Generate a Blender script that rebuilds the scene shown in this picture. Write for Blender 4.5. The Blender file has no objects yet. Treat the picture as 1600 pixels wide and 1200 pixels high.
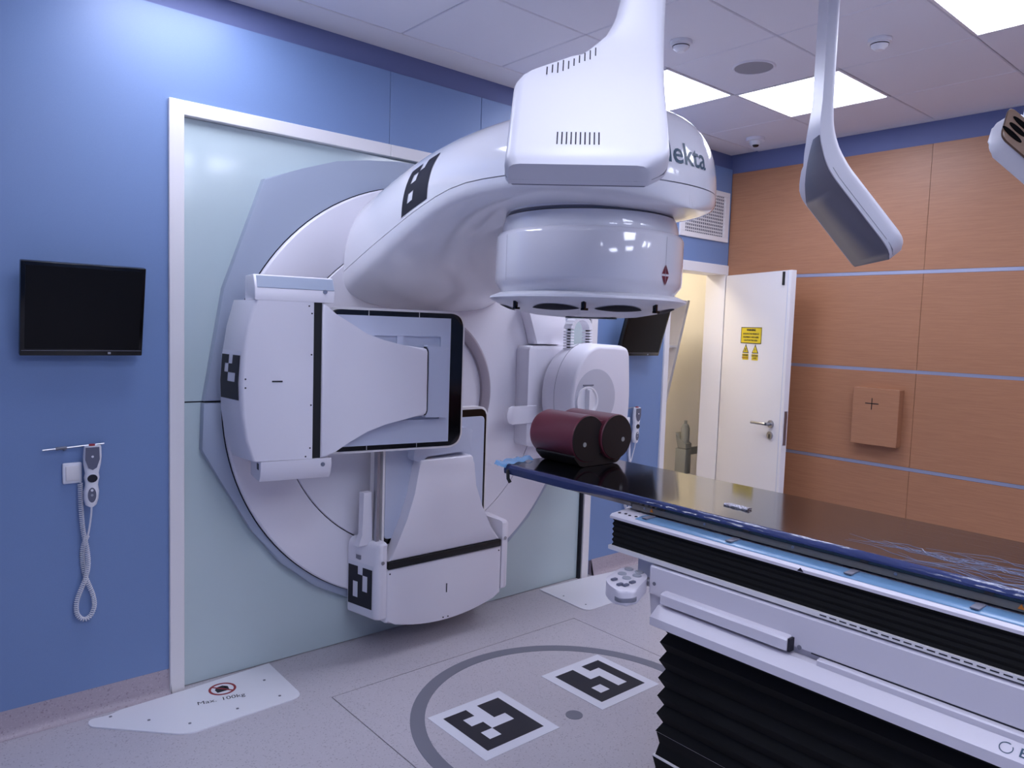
import bpy, bmesh, math, random
from mathutils import Vector, Matrix
from mathutils.bvhtree import BVHTree
R = math.radians
random.seed(4)
scene = bpy.context.scene
COL = scene.collection

# ------------------------------------------------------------------ camera
cd = bpy.data.cameras.new('camera'); cam = bpy.data.objects.new('camera', cd); COL.objects.link(cam)
F_PX = 1165.2
cd.sensor_fit = 'HORIZONTAL'; cd.sensor_width = 36.0; cd.lens = 36.0*F_PX/1600.0
cd.clip_start = 0.05; cd.clip_end = 60
yaw, pitch, roll = 0.71286, -0.07574, 0.03284
fw = Vector((math.sin(yaw)*math.cos(pitch), math.cos(yaw)*math.cos(pitch), math.sin(pitch)))
r0 = Vector((math.cos(yaw), -math.sin(yaw), 0)); u0 = r0.cross(fw)
rt = r0*math.cos(roll)+u0*math.sin(roll); up = -r0*math.sin(roll)+u0*math.cos(roll)
m = Matrix((rt, up, -fw)).transposed().to_4x4(); m.translation = (0, 0, 1.6)
cam.matrix_world = m
scene.camera = cam

# ------------------------------------------------------------------ world, exposure
w = bpy.data.worlds.new('world'); scene.world = w; w.use_nodes = True
w.node_tree.nodes['Background'].inputs[0].default_value = (0.5, 0.55, 0.8, 1)
w.node_tree.nodes['Background'].inputs[1].default_value = 0.02
vs = scene.view_settings
vs.view_transform = 'Standard'; vs.look = 'None'; vs.gamma = 1.0; vs.use_curve_mapping = False
vs.exposure = 0.0
LAMP = 15.0                      # ceiling panel radiance
LAMP_COL = (0.77, 0.81, 1.0, 1)

# ------------------------------------------------------------------ materials
def lin(c):
    return tuple(((v/255)/12.92 if v/255 <= 0.04045 else ((v/255+0.055)/1.055)**2.4) for v in c)
def mat(name, rgb, rough=0.5, metal=0.0, coat=0.0, spec=0.5, emit=None, estr=0, noise=None, bump=None, alpha=1.0, linear=False):
    mt = bpy.data.materials.new(name); mt.use_nodes = True
    nt = mt.node_tree; b = nt.nodes['Principled BSDF']
    c = rgb if linear else lin(rgb)
    b.inputs['Base Color'].default_value = (*c, 1)
    b.inputs['Roughness'].default_value = rough
    b.inputs['Metallic'].default_value = metal
    b.inputs['Coat Weight'].default_value = coat
    b.inputs['Coat Roughness'].default_value = 0.06
    b.inputs['Specular IOR Level'].default_value = spec
    b.inputs['Alpha'].default_value = alpha
    if emit:
        b.inputs['Emission Color'].default_value = emit
        b.inputs['Emission Strength'].default_value = estr
    tc = None
    if noise:                           # (scale, second colour, low, high)
        tc = nt.nodes.new('ShaderNodeTexCoord')
        n = nt.nodes.new('ShaderNodeTexNoise'); n.inputs['Scale'].default_value = noise[0]; n.inputs['Detail'].default_value = 3
        cr = nt.nodes.new('ShaderNodeValToRGB')
        cr.color_ramp.elements[0].position = noise[2]; cr.color_ramp.elements[0].color = (*lin(noise[1]), 1)
        cr.color_ramp.elements[1].position = noise[3]; cr.color_ramp.elements[1].color = (*c, 1)
        nt.links.new(tc.outputs['Object'], n.inputs['Vector']); nt.links.new(n.outputs['Fac'], cr.inputs['Fac'])
        nt.links.new(cr.outputs['Color'], b.inputs['Base Color'])
    if bump:                            # (scale, strength, stretch vector)
        tc = tc or nt.nodes.new('ShaderNodeTexCoord')
        mp = nt.nodes.new('ShaderNodeMapping'); mp.inputs['Scale'].default_value = bump[2]
        n = nt.nodes.new('ShaderNodeTexNoise'); n.inputs['Scale'].default_value = bump[0]; n.inputs['Detail'].default_value = 4
        bp = nt.nodes.new('ShaderNodeBump'); bp.inputs['Strength'].default_value = bump[1]; bp.inputs['Distance'].default_value = 0.01
        nt.links.new(tc.outputs['Object'], mp.inputs['Vector']); nt.links.new(mp.outputs['Vector'], n.inputs['Vector'])
        nt.links.new(n.outputs['Fac'], bp.inputs['Height']); nt.links.new(bp.outputs['Normal'], b.inputs['Normal'])
    return mt

M = {}
M['blue'] = mat('blue_laminate', (122, 147, 190), 0.40, noise=(900, (114, 139, 183), 0.35, 0.65))
M['blue_shaded'] = mat('blue_band_shaded', (106, 116, 160), 0.6)  # the wall's own blue, darkened to carry the shade of the recessed band
M['white'] = mat('white_plastic', (236, 235, 240), 0.32)
M['gloss'] = mat('glossy_white_cover', (236, 235, 240), 0.13, coat=0.5)
M['satin'] = mat('satin_white_cover', (236, 233, 240), 0.38, bump=(700, 0.03, (1, 1, 1)))
M['cream'] = mat('cream_white_metal', (234, 230, 230), 0.4)
M['pale'] = mat('pale_blue_grey_plastic', (196, 202, 220), 0.4)
M['grey'] = mat('grey_shell', (160, 170, 188), 0.36)
M['midgrey'] = mat('mid_grey', (120, 120, 132), 0.5)
M['frontgrey'] = mat('dark_grey_lens_panel', (96, 96, 112), 0.35)
M['taupe'] = mat('taupe_ring', (160, 150, 158), 0.5)
M['black'] = mat('black_rubber', (14, 14, 16), 0.55)
M['gblack'] = mat('gloss_black', (8, 8, 9), 0.16)
M['screen'] = mat('screen_off', (3, 3, 4), 0.32, spec=0.25)
M['bellows'] = mat('bellows_fabric', (7, 7, 8), 0.7, spec=0.25)
M['dark'] = mat('dark_gap', (14, 16, 30), 0.8)
M['ink'] = mat('marker_ink', (22, 20, 34), 0.55)
M['paper'] = mat('marker_paper', (228, 228, 236), 0.6)
M['glass'] = mat('green_back_painted_glass', (190, 206, 208), 0.14, coat=0.25, spec=0.6)
M['steel'] = mat('brushed_steel', (170, 170, 176), 0.28, metal=1.0)
M['alu'] = mat('aluminium_strip', (176, 182, 206), 0.35, metal=0.6)
M['tile'] = mat('ceiling_tile', (234, 232, 238), 0.85, noise=(500, (224, 222, 230), 0.4, 0.6))
M['trimwhite'] = mat('ceiling_border', (230, 226, 228), 0.7)
M['teal'] = mat('logo_teal', (30, 68, 92), 0.4)
M['yellow'] = mat('sign_yellow', (226, 200, 30), 0.5)
M['red'] = mat('sign_red', (150, 40, 50), 0.5)
M['maroon'] = mat('maroon_plastic', (116, 48, 62), 0.38)
M['phdark'] = mat('dark_brown_plastic', (30, 25, 24), 0.5)
M['dot'] = mat('pale_plug', (170, 170, 168), 0.5)
M['filmblue'] = mat('blue_film', (50, 60, 102), 0.16, bump=(30, 0.5, (1, 0.25, 1)))
M['filmcyan'] = mat('cyan_film', (96, 164, 216), 0.2, alpha=0.8)
M['filmband'] = mat('pale_blue_film', (104, 140, 174), 0.25)
M['foil'] = mat('foil', (190, 190, 200), 0.22, metal=0.9, bump=(120, 0.8, (1, 1, 1)))
M['railgrey'] = mat('dark_rail', (118, 112, 106), 0.45)
M['orange'] = mat('warning_orange', (206, 120, 30), 0.5)
M['creamwall'] = mat('cream_wall', (238, 232, 220), 0.7)
M['dispgrey'] = mat('dispenser_grey', (168, 166, 150), 0.35)
M['brownface'] = mat('brown_filter', (96, 70, 52), 0.3)
M['jointdark'] = mat('joint_shadow_gap', (60, 60, 72), 0.8)
M['keypad'] = mat('keypad_grey', (98, 100, 118), 0.4)
M['recess'] = mat('recess_plastic', (198, 198, 208), 0.4)
M['speaker'] = mat('speaker_mesh', (158, 156, 162), 0.8)
M['headgloss'] = mat('head_gloss', (230, 228, 234), 0.09, coat=0.6)
M['crease'] = mat('film_crease', (150, 156, 186), 0.15, alpha=0.7)
M['couchwhite'] = mat('couch_white', (220, 215, 223), 0.36)
M['void'] = mat('unlit_opening', (6, 6, 7), 0.95, spec=0.05)
M['scanwhite'] = mat('scanner_white', (212, 211, 219), 0.42)
M['btn'] = mat('button_grey', (160, 162, 172), 0.4)

def emission(name, col, s):
    mt = bpy.data.materials.new(name); mt.use_nodes = True
    nt = mt.node_tree; nt.nodes.remove(nt.nodes['Principled BSDF'])
    e = nt.nodes.new('ShaderNodeEmission'); e.inputs[0].default_value = col; e.inputs[1].default_value = s
    nt.links.new(e.outputs[0], nt.nodes['Material Output'].inputs['Surface'])
    return mt
M['lamp'] = emission('lamp_diffuser', LAMP_COL, LAMP)
M['lampwarm'] = emission('warm_lamp_diffuser', (1.0, 0.88, 0.70, 1), 20.0)

def floor_mat(name, base, dark, lightc, scale, roughness):
    mt = bpy.data.materials.new(name); mt.use_nodes = True; nt = mt.node_tree; b = nt.nodes['Principled BSDF']
    tc = nt.nodes.new('ShaderNodeTexCoord')
    v = nt.nodes.new('ShaderNodeTexVoronoi'); v.inputs['Scale'].default_value = scale
    rnd = nt.nodes.new('ShaderNodeSeparateColor')
    nt.links.new(tc.outputs['Object'], v.inputs['Vector']); nt.links.new(v.outputs['Color'], rnd.inputs[0])
    cr = nt.nodes.new('ShaderNodeValToRGB'); cr.color_ramp.interpolation = 'CONSTANT'
    el = cr.color_ramp.elements
    el[0].position = 0; el[0].color = (*lin(dark), 1)
    el[1].position = 0.05; el[1].color = (*lin(base), 1)
    e = el.new(0.88); e.color = (*lin(lightc), 1)
    nt.links.new(rnd.outputs[0], cr.inputs['Fac'])
    n = nt.nodes.new('ShaderNodeTexNoise'); n.inputs['Scale'].default_value = 260
    nt.links.new(tc.outputs['Object'], n.inputs['Vector'])
    mx = nt.nodes.new('ShaderNodeMix'); mx.data_type = 'RGBA'; mx.inputs[0].default_value = 0.45
    nt.links.new(cr.outputs['Color'], mx.inputs[6])
    mx.inputs[7].default_value = (*lin(base), 1)
    nt.links.new(mx.outputs[2], b.inputs['Base Color'])
    b.inputs['Roughness'].default_value = roughness
    return mt
M['floor'] = floor_mat('speckled_vinyl_floor', (194, 188, 194), (136, 128, 136), (204, 198, 204), 240, 0.34)
M['base'] = floor_mat('speckled_vinyl_skirting', (176, 164, 172), (130, 114, 124), (190, 178, 186), 220, 0.45)

def wood_mat():
    mt = bpy.data.materials.new('beech_veneer'); mt.use_nodes = True; nt = mt.node_tree; b = nt.nodes['Principled BSDF']
    tc = nt.nodes.new('ShaderNodeTexCoord'); mp = nt.nodes.new('ShaderNodeMapping')
    mp.inputs['Scale'].default_value = (1, 1.2, 26)
    n = nt.nodes.new('ShaderNodeTexNoise'); n.inputs['Scale'].default_value = 5; n.inputs['Detail'].default_value = 8; n.inputs['Roughness'].default_value = 0.65
    cr = nt.nodes.new('ShaderNodeValToRGB')
    cr.color_ramp.elements[0].position = 0.3; cr.color_ramp.elements[0].color = (*lin((164, 113, 82)), 1)
    cr.color_ramp.elements[1].position = 0.72; cr.color_ramp.elements[1].color = (*lin((178, 127, 93)), 1)
    nt.links.new(tc.outputs['Object'], mp.inputs['Vector']); nt.links.new(mp.outputs['Vector'], n.inputs['Vector'])
    nt.links.new(n.outputs['Fac'], cr.inputs['Fac']); nt.links.new(cr.outputs['Color'], b.inputs['Base Color'])
    b.inputs['Roughness'].default_value = 0.42
    return mt
M['wood'] = wood_mat()

def carbon_mat():
    mt = mat('film_wrapped_carbon', (12, 12, 16), 0.1, coat=0.3, spec=0.7)
    nt = mt.node_tree; b = nt.nodes['Principled BSDF']
    tc = nt.nodes.new('ShaderNodeTexCoord'); mp = nt.nodes.new('ShaderNodeMapping'); mp.inputs['Scale'].default_value = (9, 0.9, 1)
    n = nt.nodes.new('ShaderNodeTexNoise'); n.inputs['Scale'].default_value = 6; n.inputs['Detail'].default_value = 6; n.inputs['Roughness'].default_value = 0.6
    sep = nt.nodes.new('ShaderNodeSeparateXYZ')
    mr = nt.nodes.new('ShaderNodeMapRange'); mr.inputs[1].default_value = 1.25; mr.inputs[2].default_value = 0.3; mr.inputs[3].default_value = 0.0; mr.inputs[4].default_value = 0.4
    bp = nt.nodes.new('ShaderNodeBump'); bp.inputs['Distance'].default_value = 0.004
    L = nt.links.new
    L(tc.outputs['Object'], mp.inputs['Vector']); L(mp.outputs['Vector'], n.inputs['Vector']); L(tc.outputs['Object'], sep.inputs[0])
    L(sep.outputs['Y'], mr.inputs[0]); L(mr.outputs[0], bp.inputs['Strength']); L(n.outputs['Fac'], bp.inputs['Height']); L(bp.outputs['Normal'], b.inputs['Normal'])
    L(bp.outputs['Normal'], b.inputs['Coat Normal'])
    return mt
M['carbon'] = carbon_mat()

# ------------------------------------------------------------------ helpers
def link(name, me, mt, parent=None, label=None, cat=None, group=None, kind=None, ang=35, smooth=True):
    if isinstance(me, bmesh.types.BMesh):
        bm = me; me = bpy.data.meshes.new(name)
        bmesh.ops.recalc_face_normals(bm, faces=bm.faces[:])
        bm.to_mesh(me); bm.free()
    if smooth:
        me.shade_smooth(); me.set_sharp_from_angle(angle=R(ang))
    if mt is not None:
        me.materials.clear(); me.materials.append(M[mt] if isinstance(mt, str) else mt)
    o = bpy.data.objects.new(name, me); COL.objects.link(o)
    put(o, parent); tag(o, label, cat, group, kind)
    return o
MW = {}
def put(o, parent):
    if parent is None: return
    o.parent = parent
    if parent.name in MW and MW[parent.name][1]:
        o.matrix_parent_inverse = MW[parent.name][0].inverted()
    if parent.parent is not None:          # sub-part: parent is a mesh at identity
        pass
def tag(o, label=None, cat=None, group=None, kind=None):
    if label: o['label'] = label
    if cat: o['category'] = cat
    if group: o['group'] = group
    if kind: o['kind'] = kind
    return o
def thing(name, loc, label, cat, group=None, rotz=0, world=True, kind=None):
    """Empty at the base; world=True: the parts are modelled in world coordinates."""
    o = bpy.data.objects.new(name, None); COL.objects.link(o); o.empty_display_size = 0.1
    o.location = loc; o.rotation_euler = (0, 0, rotz)
    MW[o.name] = (Matrix.Translation(loc) @ Matrix.Rotation(rotz, 4, 'Z'), world)
    return tag(o, label, cat, group, kind)

def B():
    return bmesh.new()
def box(bm, x0, x1, y0, y1, z0, z1, bev=0, seg=2, mtx=None):
    b2 = bmesh.new()
    v = [b2.verts.new(p) for p in ((x0,y0,z0),(x1,y0,z0),(x1,y1,z0),(x0,y1,z0),(x0,y0,z1),(x1,y0,z1),(x1,y1,z1),(x0,y1,z1))]
    for f in ((0,3,2,1),(4,5,6,7),(0,1,5,4),(1,2,6,5),(2,3,7,6),(3,0,4,7)): b2.faces.new([v[i] for i in f])
    if bev: bmesh.ops.bevel(b2, geom=b2.edges[:], offset=bev, segments=seg, profile=0.5, affect='EDGES', clamp_overlap=True)
    merge(bm, b2, mtx); return bm
def merge(bm, b2, mtx=None):
    if mtx is not None: bmesh.ops.transform(b2, matrix=mtx, verts=b2.verts[:])
    me = bpy.data.meshes.new('t'); b2.to_mesh(me); b2.free(); bm.from_mesh(me); bpy.data.meshes.remove(me)
def bx(*a, **k):
    return box(B(), *a, **k)
AX = {'x': lambda a, b, t: (t, a, b), 'y': lambda a, b, t: (a, t, b), 'z': lambda a, b, t: (a, b, t)}
def prism(bm, pts, t0, t1, axis='y', bev=0, seg=2, front_only=None, mtx=None):
    f = AX[axis]; b2 = bmesh.new()
    a = [b2.verts.new(f(p[0], p[1], t0)) for p in pts]; c = [b2.verts.new(f(p[0], p[1], t1)) for p in pts]
    n = len(pts); f0 = b2.faces.new(a); f1 = b2.faces.new(c)
    for i in range(n): b2.faces.new((a[i], a[(i+1) % n], c[(i+1) % n], c[i]))
    if bev:
        e = list(f0.edges) + (list(f1.edges) if front_only is None else [])
        bmesh.ops.bevel(b2, geom=e, offset=bev, segments=seg, profile=0.5, affect='EDGES', clamp_overlap=True)
    big = [fc for fc in b2.faces if len(fc.verts) > 4]
    if big: bmesh.ops.triangulate(b2, faces=big)
    merge(bm, b2, mtx); return bm
def rpoly(pts, r, n=5):
    """polygon with filleted corners; r a number or a list"""
    out = []; N = len(pts)
    for i, p in enumerate(pts):
        rr = r if isinstance(r, (int, float)) else r[i]
        P = Vector(p); A = Vector(pts[i-1]); C = Vector(pts[(i+1) % N])
        if rr <= 0: out.append(tuple(P)); continue
        d1 = (A-P); d2 = (C-P); l = min(rr, d1.length*0.48, d2.length*0.48)
        a = P+d1.normalized()*l; c = P+d2.normalized()*l
        for k in range(n+1):
            t = k/n; q = a*(1-t)**2 + P*2*t*(1-t) + c*t*t; out.append((q.x, q.y))
    return out
def lathe(bm, prof, c, axis='z', n=64, a0=0, a1=2*math.pi, mtx=None):
    """prof: list of (r, t); axis: direction of t through centre c"""
    b2 = bmesh.new(); full = abs(a1-a0-2*math.pi) < 1e-6; rings = []
    for r, t in prof:
        ring = []
        if r < 1e-6:
            k = b2.verts.new(lp(c, 0, 0, t, axis)); ring = [k]*(n if full else n+1)
        else:
            for i in range(n if full else n+1):
                a = a0+(a1-a0)*i/n; ring.append(b2.verts.new(lp(c, r*math.cos(a), r*math.sin(a), t, axis)))
        rings.append(ring)
    for q in range(len(rings)-1):
        A, C = rings[q], rings[q+1]; L = len(A)
        for i in range(L if full else L-1):
            vs4 = [A[i], A[(i+1) % L], C[(i+1) % L], C[i]]; u = []
            for v in vs4:
                if v not in u: u.append(v)
            if len(u) >= 3:
                try: b2.faces.new(u)
                except ValueError: pass
    merge(bm, b2, mtx); return bm
def lp(c, a, b, t, axis):
    if axis == 'z': return (c[0]+a, c[1]+b, c[2]+t)
    if axis == 'y': return (c[0]+a, c[1]+t, c[2]+b)
    return (c[0]+t, c[1]+a, c[2]+b)
def disc(bm, c, r, h, axis='z', n=24, bev=0):
    p = [(0, 0), (r, 0), (r, h-bev), (r-bev, h), (0, h)] if bev else [(0, 0), (r, 0), (r, h), (0, h)]
    return lathe(bm, p, c, axis, n)
def tube(bm, pts, r, n=8, closed=False, caps=True, mtx=None):
    b2 = bmesh.new(); P = [Vector(p) for p in pts]; rings = []; N = len(P); ref = None
    for i in range(N):
        if closed: t = P[(i+1) % N]-P[i-1]
        else: t = P[min(i+1, N-1)]-P[max(i-1, 0)]
        t.normalize()
        if ref is None:
            ref = Vector((0, 0, 1)) if abs(t.z) < 0.9 else Vector((1, 0, 0))
        x = ref-t*ref.dot(t); x.normalize(); ref = x; y = t.cross(x)
        rr = r if isinstance(r, (int, float)) else r[i]
        rings.append([b2.verts.new(P[i]+(x*math.cos(2*math.pi*k/n)+y*math.sin(2*math.pi*k/n))*rr) for k in range(n)])
    for i in range(N if closed else N-1):
        A = rings[i]; C = rings[(i+1) % N]
        for k in range(n): b2.faces.new((A[k], A[(k+1) % n], C[(k+1) % n], C[k]))
    if caps and not closed:
        b2.faces.new(rings[0]); b2.faces.new(rings[-1])
    merge(bm, b2, mtx); return bm
def loft(bm, secs, cap=True, closed=True):
    V = [[bm.verts.new(p) for p in s] for s in secs]; n = len(V[0])
    for a, c in zip(V, V[1:]):
        for i in range(n if closed else n-1): bm.faces.new((a[i], a[(i+1) % n], c[(i+1) % n], c[i]))
    if cap and closed:
        for s in (V[0], V[-1]):
            f = bm.faces.new(s); bmesh.ops.triangulate(bm, faces=[f])
    return bm
def interp(x, tab):
    for (a, va), (b, vb) in zip(tab, tab[1:]):
        if x <= b:
            t = max(0, (x-a)/(b-a)); return va+(vb-va)*t
    return tab[-1][1]
def smooth_tab(tab, x):                # Catmull-Rom through the table
    n = len(tab)
    if x <= tab[0][0]: return tab[0][1]
    if x >= tab[-1][0]: return tab[-1][1]
    for i in range(n-1):
        if tab[i][0] <= x <= tab[i+1][0]:
            x0, y0 = tab[i]; x1, y1 = tab[i+1]; h = x1-x0; t = (x-x0)/h
            def sl(k):
                if k == 0: return (tab[1][1]-tab[0][1])/(tab[1][0]-tab[0][0])
                if k == n-1: return (tab[-1][1]-tab[-2][1])/(tab[-1][0]-tab[-2][0])
                return (tab[k+1][1]-tab[k-1][1])/(tab[k+1][0]-tab[k-1][0])
            m0, m1 = sl(i)*h, sl(i+1)*h
            return (2*t**3-3*t*t+1)*y0+(t**3-2*t*t+t)*m0+(-2*t**3+3*t*t)*y1+(t**3-t*t)*m1
def bvh_of(*objs):
    vs_, fs = [], []
    for o in objs:
        k = len(vs_); vs_ += [v.co.copy() for v in o.data.vertices]; fs += [[i+k for i in p.vertices] for p in o.data.polygons]
    return BVHTree.FromPolygons(vs_, fs)
def cast_cells(cells, origin, eu, ev, size, n, bvh, d, off, sub=3):
    """square marker of n x n cells printed on a curved cover: cells (col,row from top) laid on the surface along d"""
    bm = B(); s = size/n; d = Vector(d).normalized()
    for c, r in cells:
        g = {}
        for i in range(sub+1):
            for j in range(sub+1):
                p = Vector(origin)+Vector(eu)*(c+i/sub)*s+Vector(ev)*(r+j/sub)*s
                h = bvh.ray_cast(p-d*1.5, d)
                q = (h[0] - d*off) if h[0] is not None else p
                g[i, j] = bm.verts.new(q)
        for i in range(sub):
            for j in range(sub): bm.faces.new((g[i, j], g[i+1, j], g[i+1, j+1], g[i, j+1]))
    bmesh.ops.remove_doubles(bm, verts=bm.verts[:], dist=1e-5)
    return bm
def text_mesh(s, size, bold=0.0):
    cu = bpy.data.curves.new('txt', 'FONT'); cu.body = s; cu.size = size; cu.align_x = 'CENTER'; cu.align_y = 'CENTER'; cu.resolution_u = 3
    cu.offset = bold
    o = bpy.data.objects.new('txt', cu); COL.objects.link(o)
    dg = bpy.context.evaluated_depsgraph_get(); me = bpy.data.meshes.new_from_object(o.evaluated_get(dg))
    bpy.data.objects.remove(o); bpy.data.curves.remove(cu)
    return me
def text(name, s, size, mtx, mt, parent, bold=0.0, **k):
    me = text_mesh(s, size, bold); me.transform(mtx)
    return link(name, me, mt, parent, smooth=False, **k)
def frame_mtx(o, ex, ey):
    ex = Vector(ex).normalized(); ey = Vector(ey).normalized(); ez = ex.cross(ey)
    mm = Matrix((ex, ey, ez)).transposed().to_4x4(); mm.translation = o
    return mm
def cells_except(white, n=5):
    return [(c, r) for c in range(n) for r in range(n) if (c, r) not in white]

# ------------------------------------------------------------------ dimensions
WY = 3.252      # face of the blue wall
XR = 4.923      # face of the wood wall
ZC = 2.934      # ceiling
XL, YB = -2.2, -2.6
IX, IY, IZ = 2.187, 2.065, 1.24     # turning point of the machine

# ================================================================== SETTING
floor = link('floor', bx(XL-0.1, XR+0.1, YB-0.1, 4.9, -0.08, -0.006), 'jointdark', kind='structure')
tag(floor, 'pale speckled vinyl floor with a square inlaid panel and a dark ring')
SX0, SX1, SY0, SY1 = 1.462, 2.932, 1.33, 2.80
g = 0.0022
bm = B(); xs_ = [XL, SX0-g, SX1+g, XR]; ys_ = [YB, SY0-g, SY1+g, 4.85]
for i in range(3):
    for j in range(3):
        if (i, j) != (1, 1): bm.faces.new([bm.verts.new(p) for p in ((xs_[i], ys_[j], 0), (xs_[i+1], ys_[j], 0), (xs_[i+1], ys_[j+1], 0), (xs_[i], ys_[j+1], 0))])
bmesh.ops.remove_doubles(bm, verts=bm.verts[:], dist=1e-5)
ret = bmesh.ops.extrude_face_region(bm, geom=bm.faces[:])
for v in [q for q in ret['geom'] if isinstance(q, bmesh.types.BMVert)]: v.co.z = -0.006
link('floor_covering', bm, 'floor', floor, smooth=False)
link('floor_inlay', bx(SX0+g, SX1-g, SY0+g, SY1-g, -0.006, 0.0), 'floor', floor, smooth=False)
bm = lathe(B(), [(0.618, 0), (0.618, 0.0012), (0.678, 0.0012), (0.678, 0)], (IX, IY, 0), n=96)
link('floor_ring', bm, 'midgrey', floor)
link('floor_stud', disc(B(), (IX, IY, 0), 0.036, 0.0015), 'midgrey', floor)

ceiling = link('ceiling', bx(XL-0.1, XR+0.1, YB-0.1, WY+0.1, ZC+0.02, ZC+0.1), 'jointdark', kind='structure')
tag(ceiling, 'suspended ceiling of pale square tiles with dark joints')
lights = {(5, 3), (4, 4), (4, 1), (0, 4), (0, 1), (2, -1), (-1, -1), (0, -3), (4, -2), (2, -3), (-3, -2)}
tile_me = None; tiles_x = range(-4, 7); tiles_y = range(-4, 5)
for i in tiles_x:
    for j in tiles_y:
        if (i, j) in lights: continue
        x0, y0 = 0.7+0.6*i, 0.06+0.6*j
        if tile_me is None:
            o = link('ceiling_tile', bx(-0.2975, 0.2975, -0.2975, 0.2975, 0, 0.018, bev=0.004, seg=1), 'tile', ceiling, smooth=False); tile_me = o.data
        else:
            o = bpy.data.objects.new('ceiling_tile', tile_me); COL.objects.link(o); o.parent = ceiling
        o.location = (x0+0.3, y0+0.3, ZC)
for a in ((XL, XR, 3.0625, WY+0.04), (4.3025, XR+0.02, YB, 3.0575)):
    link('ceiling_border', bx(a[0], a[1], a[2], a[3], ZC-0.001, ZC+0.018, bev=0.003, seg=1), 'trimwhite', ceiling, smooth=False) if a[0] != 4.3025 else None
link('ceiling_border', bx(4.9025, XR+0.04, YB, 3.0575, ZC-0.001, ZC+0.018, bev=0.003, seg=1), 'trimwhite', ceiling, smooth=False)
LBL = {(5, 3): 'square ceiling light panel crossed by the curved arm of the grey-faced scanner',
       (4, 4): 'square ceiling light panel half hidden behind the large white hanging scanner',
       (4, 1): 'square ceiling light panel at the top right corner of the view',
       (0, 4): 'ceiling light panel above the left frame post of the machine opening',
       (0, 1): 'ceiling light panel above and just in front of the viewer',
       (2, -1): 'ceiling light panel right of the viewer, above the couch foot',
       (-1, -1): 'ceiling light panel left of the viewer',
       (0, -3): 'ceiling light panel well behind the viewer',
       (4, -2): 'ceiling light panel above the foot side of the wood wall',
       (2, -3): 'ceiling light panel nearest the back wall',
       (-3, -2): 'ceiling light panel in the rear left corner'}
for (i, j) in lights:
    x0, y0 = 0.7+0.6*i, 0.06+0.6*j
    t = thing('ceiling_light', (x0+0.3, y0+0.3, ZC), LBL[i, j], 'ceiling light', 'ceiling light panels')
    bm = B()
    for a in ((x0+.003, x0+.597, y0+.003, y0+.016), (x0+.003, x0+.597, y0+.584, y0+.597), (x0+.003, x0+.016, y0+.016, y0+.584), (x0+.584, x0+.597, y0+.016, y0+.584)):
        box(bm, a[0], a[1], a[2], a[3], ZC-0.002, ZC+0.018)
    link('frame', bm, 'trimwhite', t, smooth=False)
    link('diffuser', bx(x0+.016, x0+.584, y0+.016, y0+.584, ZC+0.002, ZC+0.012), 'lamp', t, smooth=False)

# blue front wall: cladding panels with shadow joints, recessed blue band under the ceiling with its shade painted in
wall_front = link('wall_front', bx(XL-0.1, XR+0.1, WY+0.02, WY+0.03, 2.47, ZC+0.05), 'blue_shaded', kind='structure')
tag(wall_front, 'blue laminate wall behind the machine with panel joints')
def blue(x0, x1, z0, z1):
    link('wall_panel', bx(x0+.0015, x1-.0015, WY, WY+0.02, z0, z1, bev=0.001, seg=1), 'blue', wall_front, smooth=False)
ZP = 2.826
for a, b in ((XL, -0.72), (3.50, 4.195)): blue(a, b, 0.10, ZP)
link('wall_panel', prism(B(), [(-0.7185, 0.10), (0.9385, 0.10), (0.9385, 2.474), (1.9615, 2.474), (1.9615, ZP), (-0.7185, ZP)], WY, WY+0.02), 'blue', wall_front, smooth=False)
for a, b in ((1.963, 2.53), (2.53, 3.50)): blue(a, b, 2.474, ZP)
blue(4.195, XR, 2.115, ZP)
link('wall_core', bx(XL-0.1, 0.99, WY+0.021, WY+0.16, 0, 2.5), 'blue_shaded', wall_front)
link('wall_core', bx(3.44, 4.20, WY+0.021, WY+0.16, 0, 2.5), 'blue_shaded', wall_front)
link('wall_core', bx(4.20, XR+0.1, WY+0.021, WY+0.16, 2.06, 2.5), 'creamwall', wall_front)
# cove skirting
def cove(x0, x1, name):
    pts = [(WY-0.03, 0.0005), (WY-0.018, 0.003), (WY-0.008, 0.012), (WY-0.003, 0.03), (WY-0.002, 0.104), (WY+0.02, 0.104), (WY+0.02, 0.0005)]
    bm = B(); prism(bm, pts, x0, x1, axis='x')
    tag(link(name, bm, 'base', kind='structure'), 'speckled vinyl skirting coved up the blue wall')
cove(XL, 0.938, 'baseboard_left'); cove(3.545, 4.195, 'baseboard_right')

# white frame round the machine opening and the green glass infill
fr = link('trim_1', bx(0.934, 0.993, WY-0.018, WY+0.03, 0.0, 2.474, bev=0.002, seg=1), 'cream', kind='structure')
tag(fr, 'white frame around the machine opening')
link('frame_head', bx(0.993, 1.963, WY-0.018, WY+0.03, 2.416, 2.474, bev=0.002, seg=1), 'cream', fr)
link('frame_head', bx(1.965, 3.442, WY-0.018, WY+0.03, 2.416, 2.474, bev=0.002, seg=1), 'cream', fr)
link('frame_post', bx(3.442, 3.50, WY-0.018, WY+0.03, 0.0, 2.474, bev=0.002, seg=1), 'cream', fr)
link('frame_gap', bx(3.425, 3.4415, WY-0.006, WY+0.02, 0.0, 2.414), 'dark', fr)
gl = link('window_1', bx(0.995, 3.424, WY+0.014, WY+0.022, 1.243, 2.414), 'glass', kind='structure', smooth=False)
tag(gl, 'pale green glossy glass infill panel behind the machine')
link('glass_panel', bx(0.995, 3.424, WY+0.014, WY+0.022, 0.004, 1.237), 'glass', gl, smooth=False)
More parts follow.
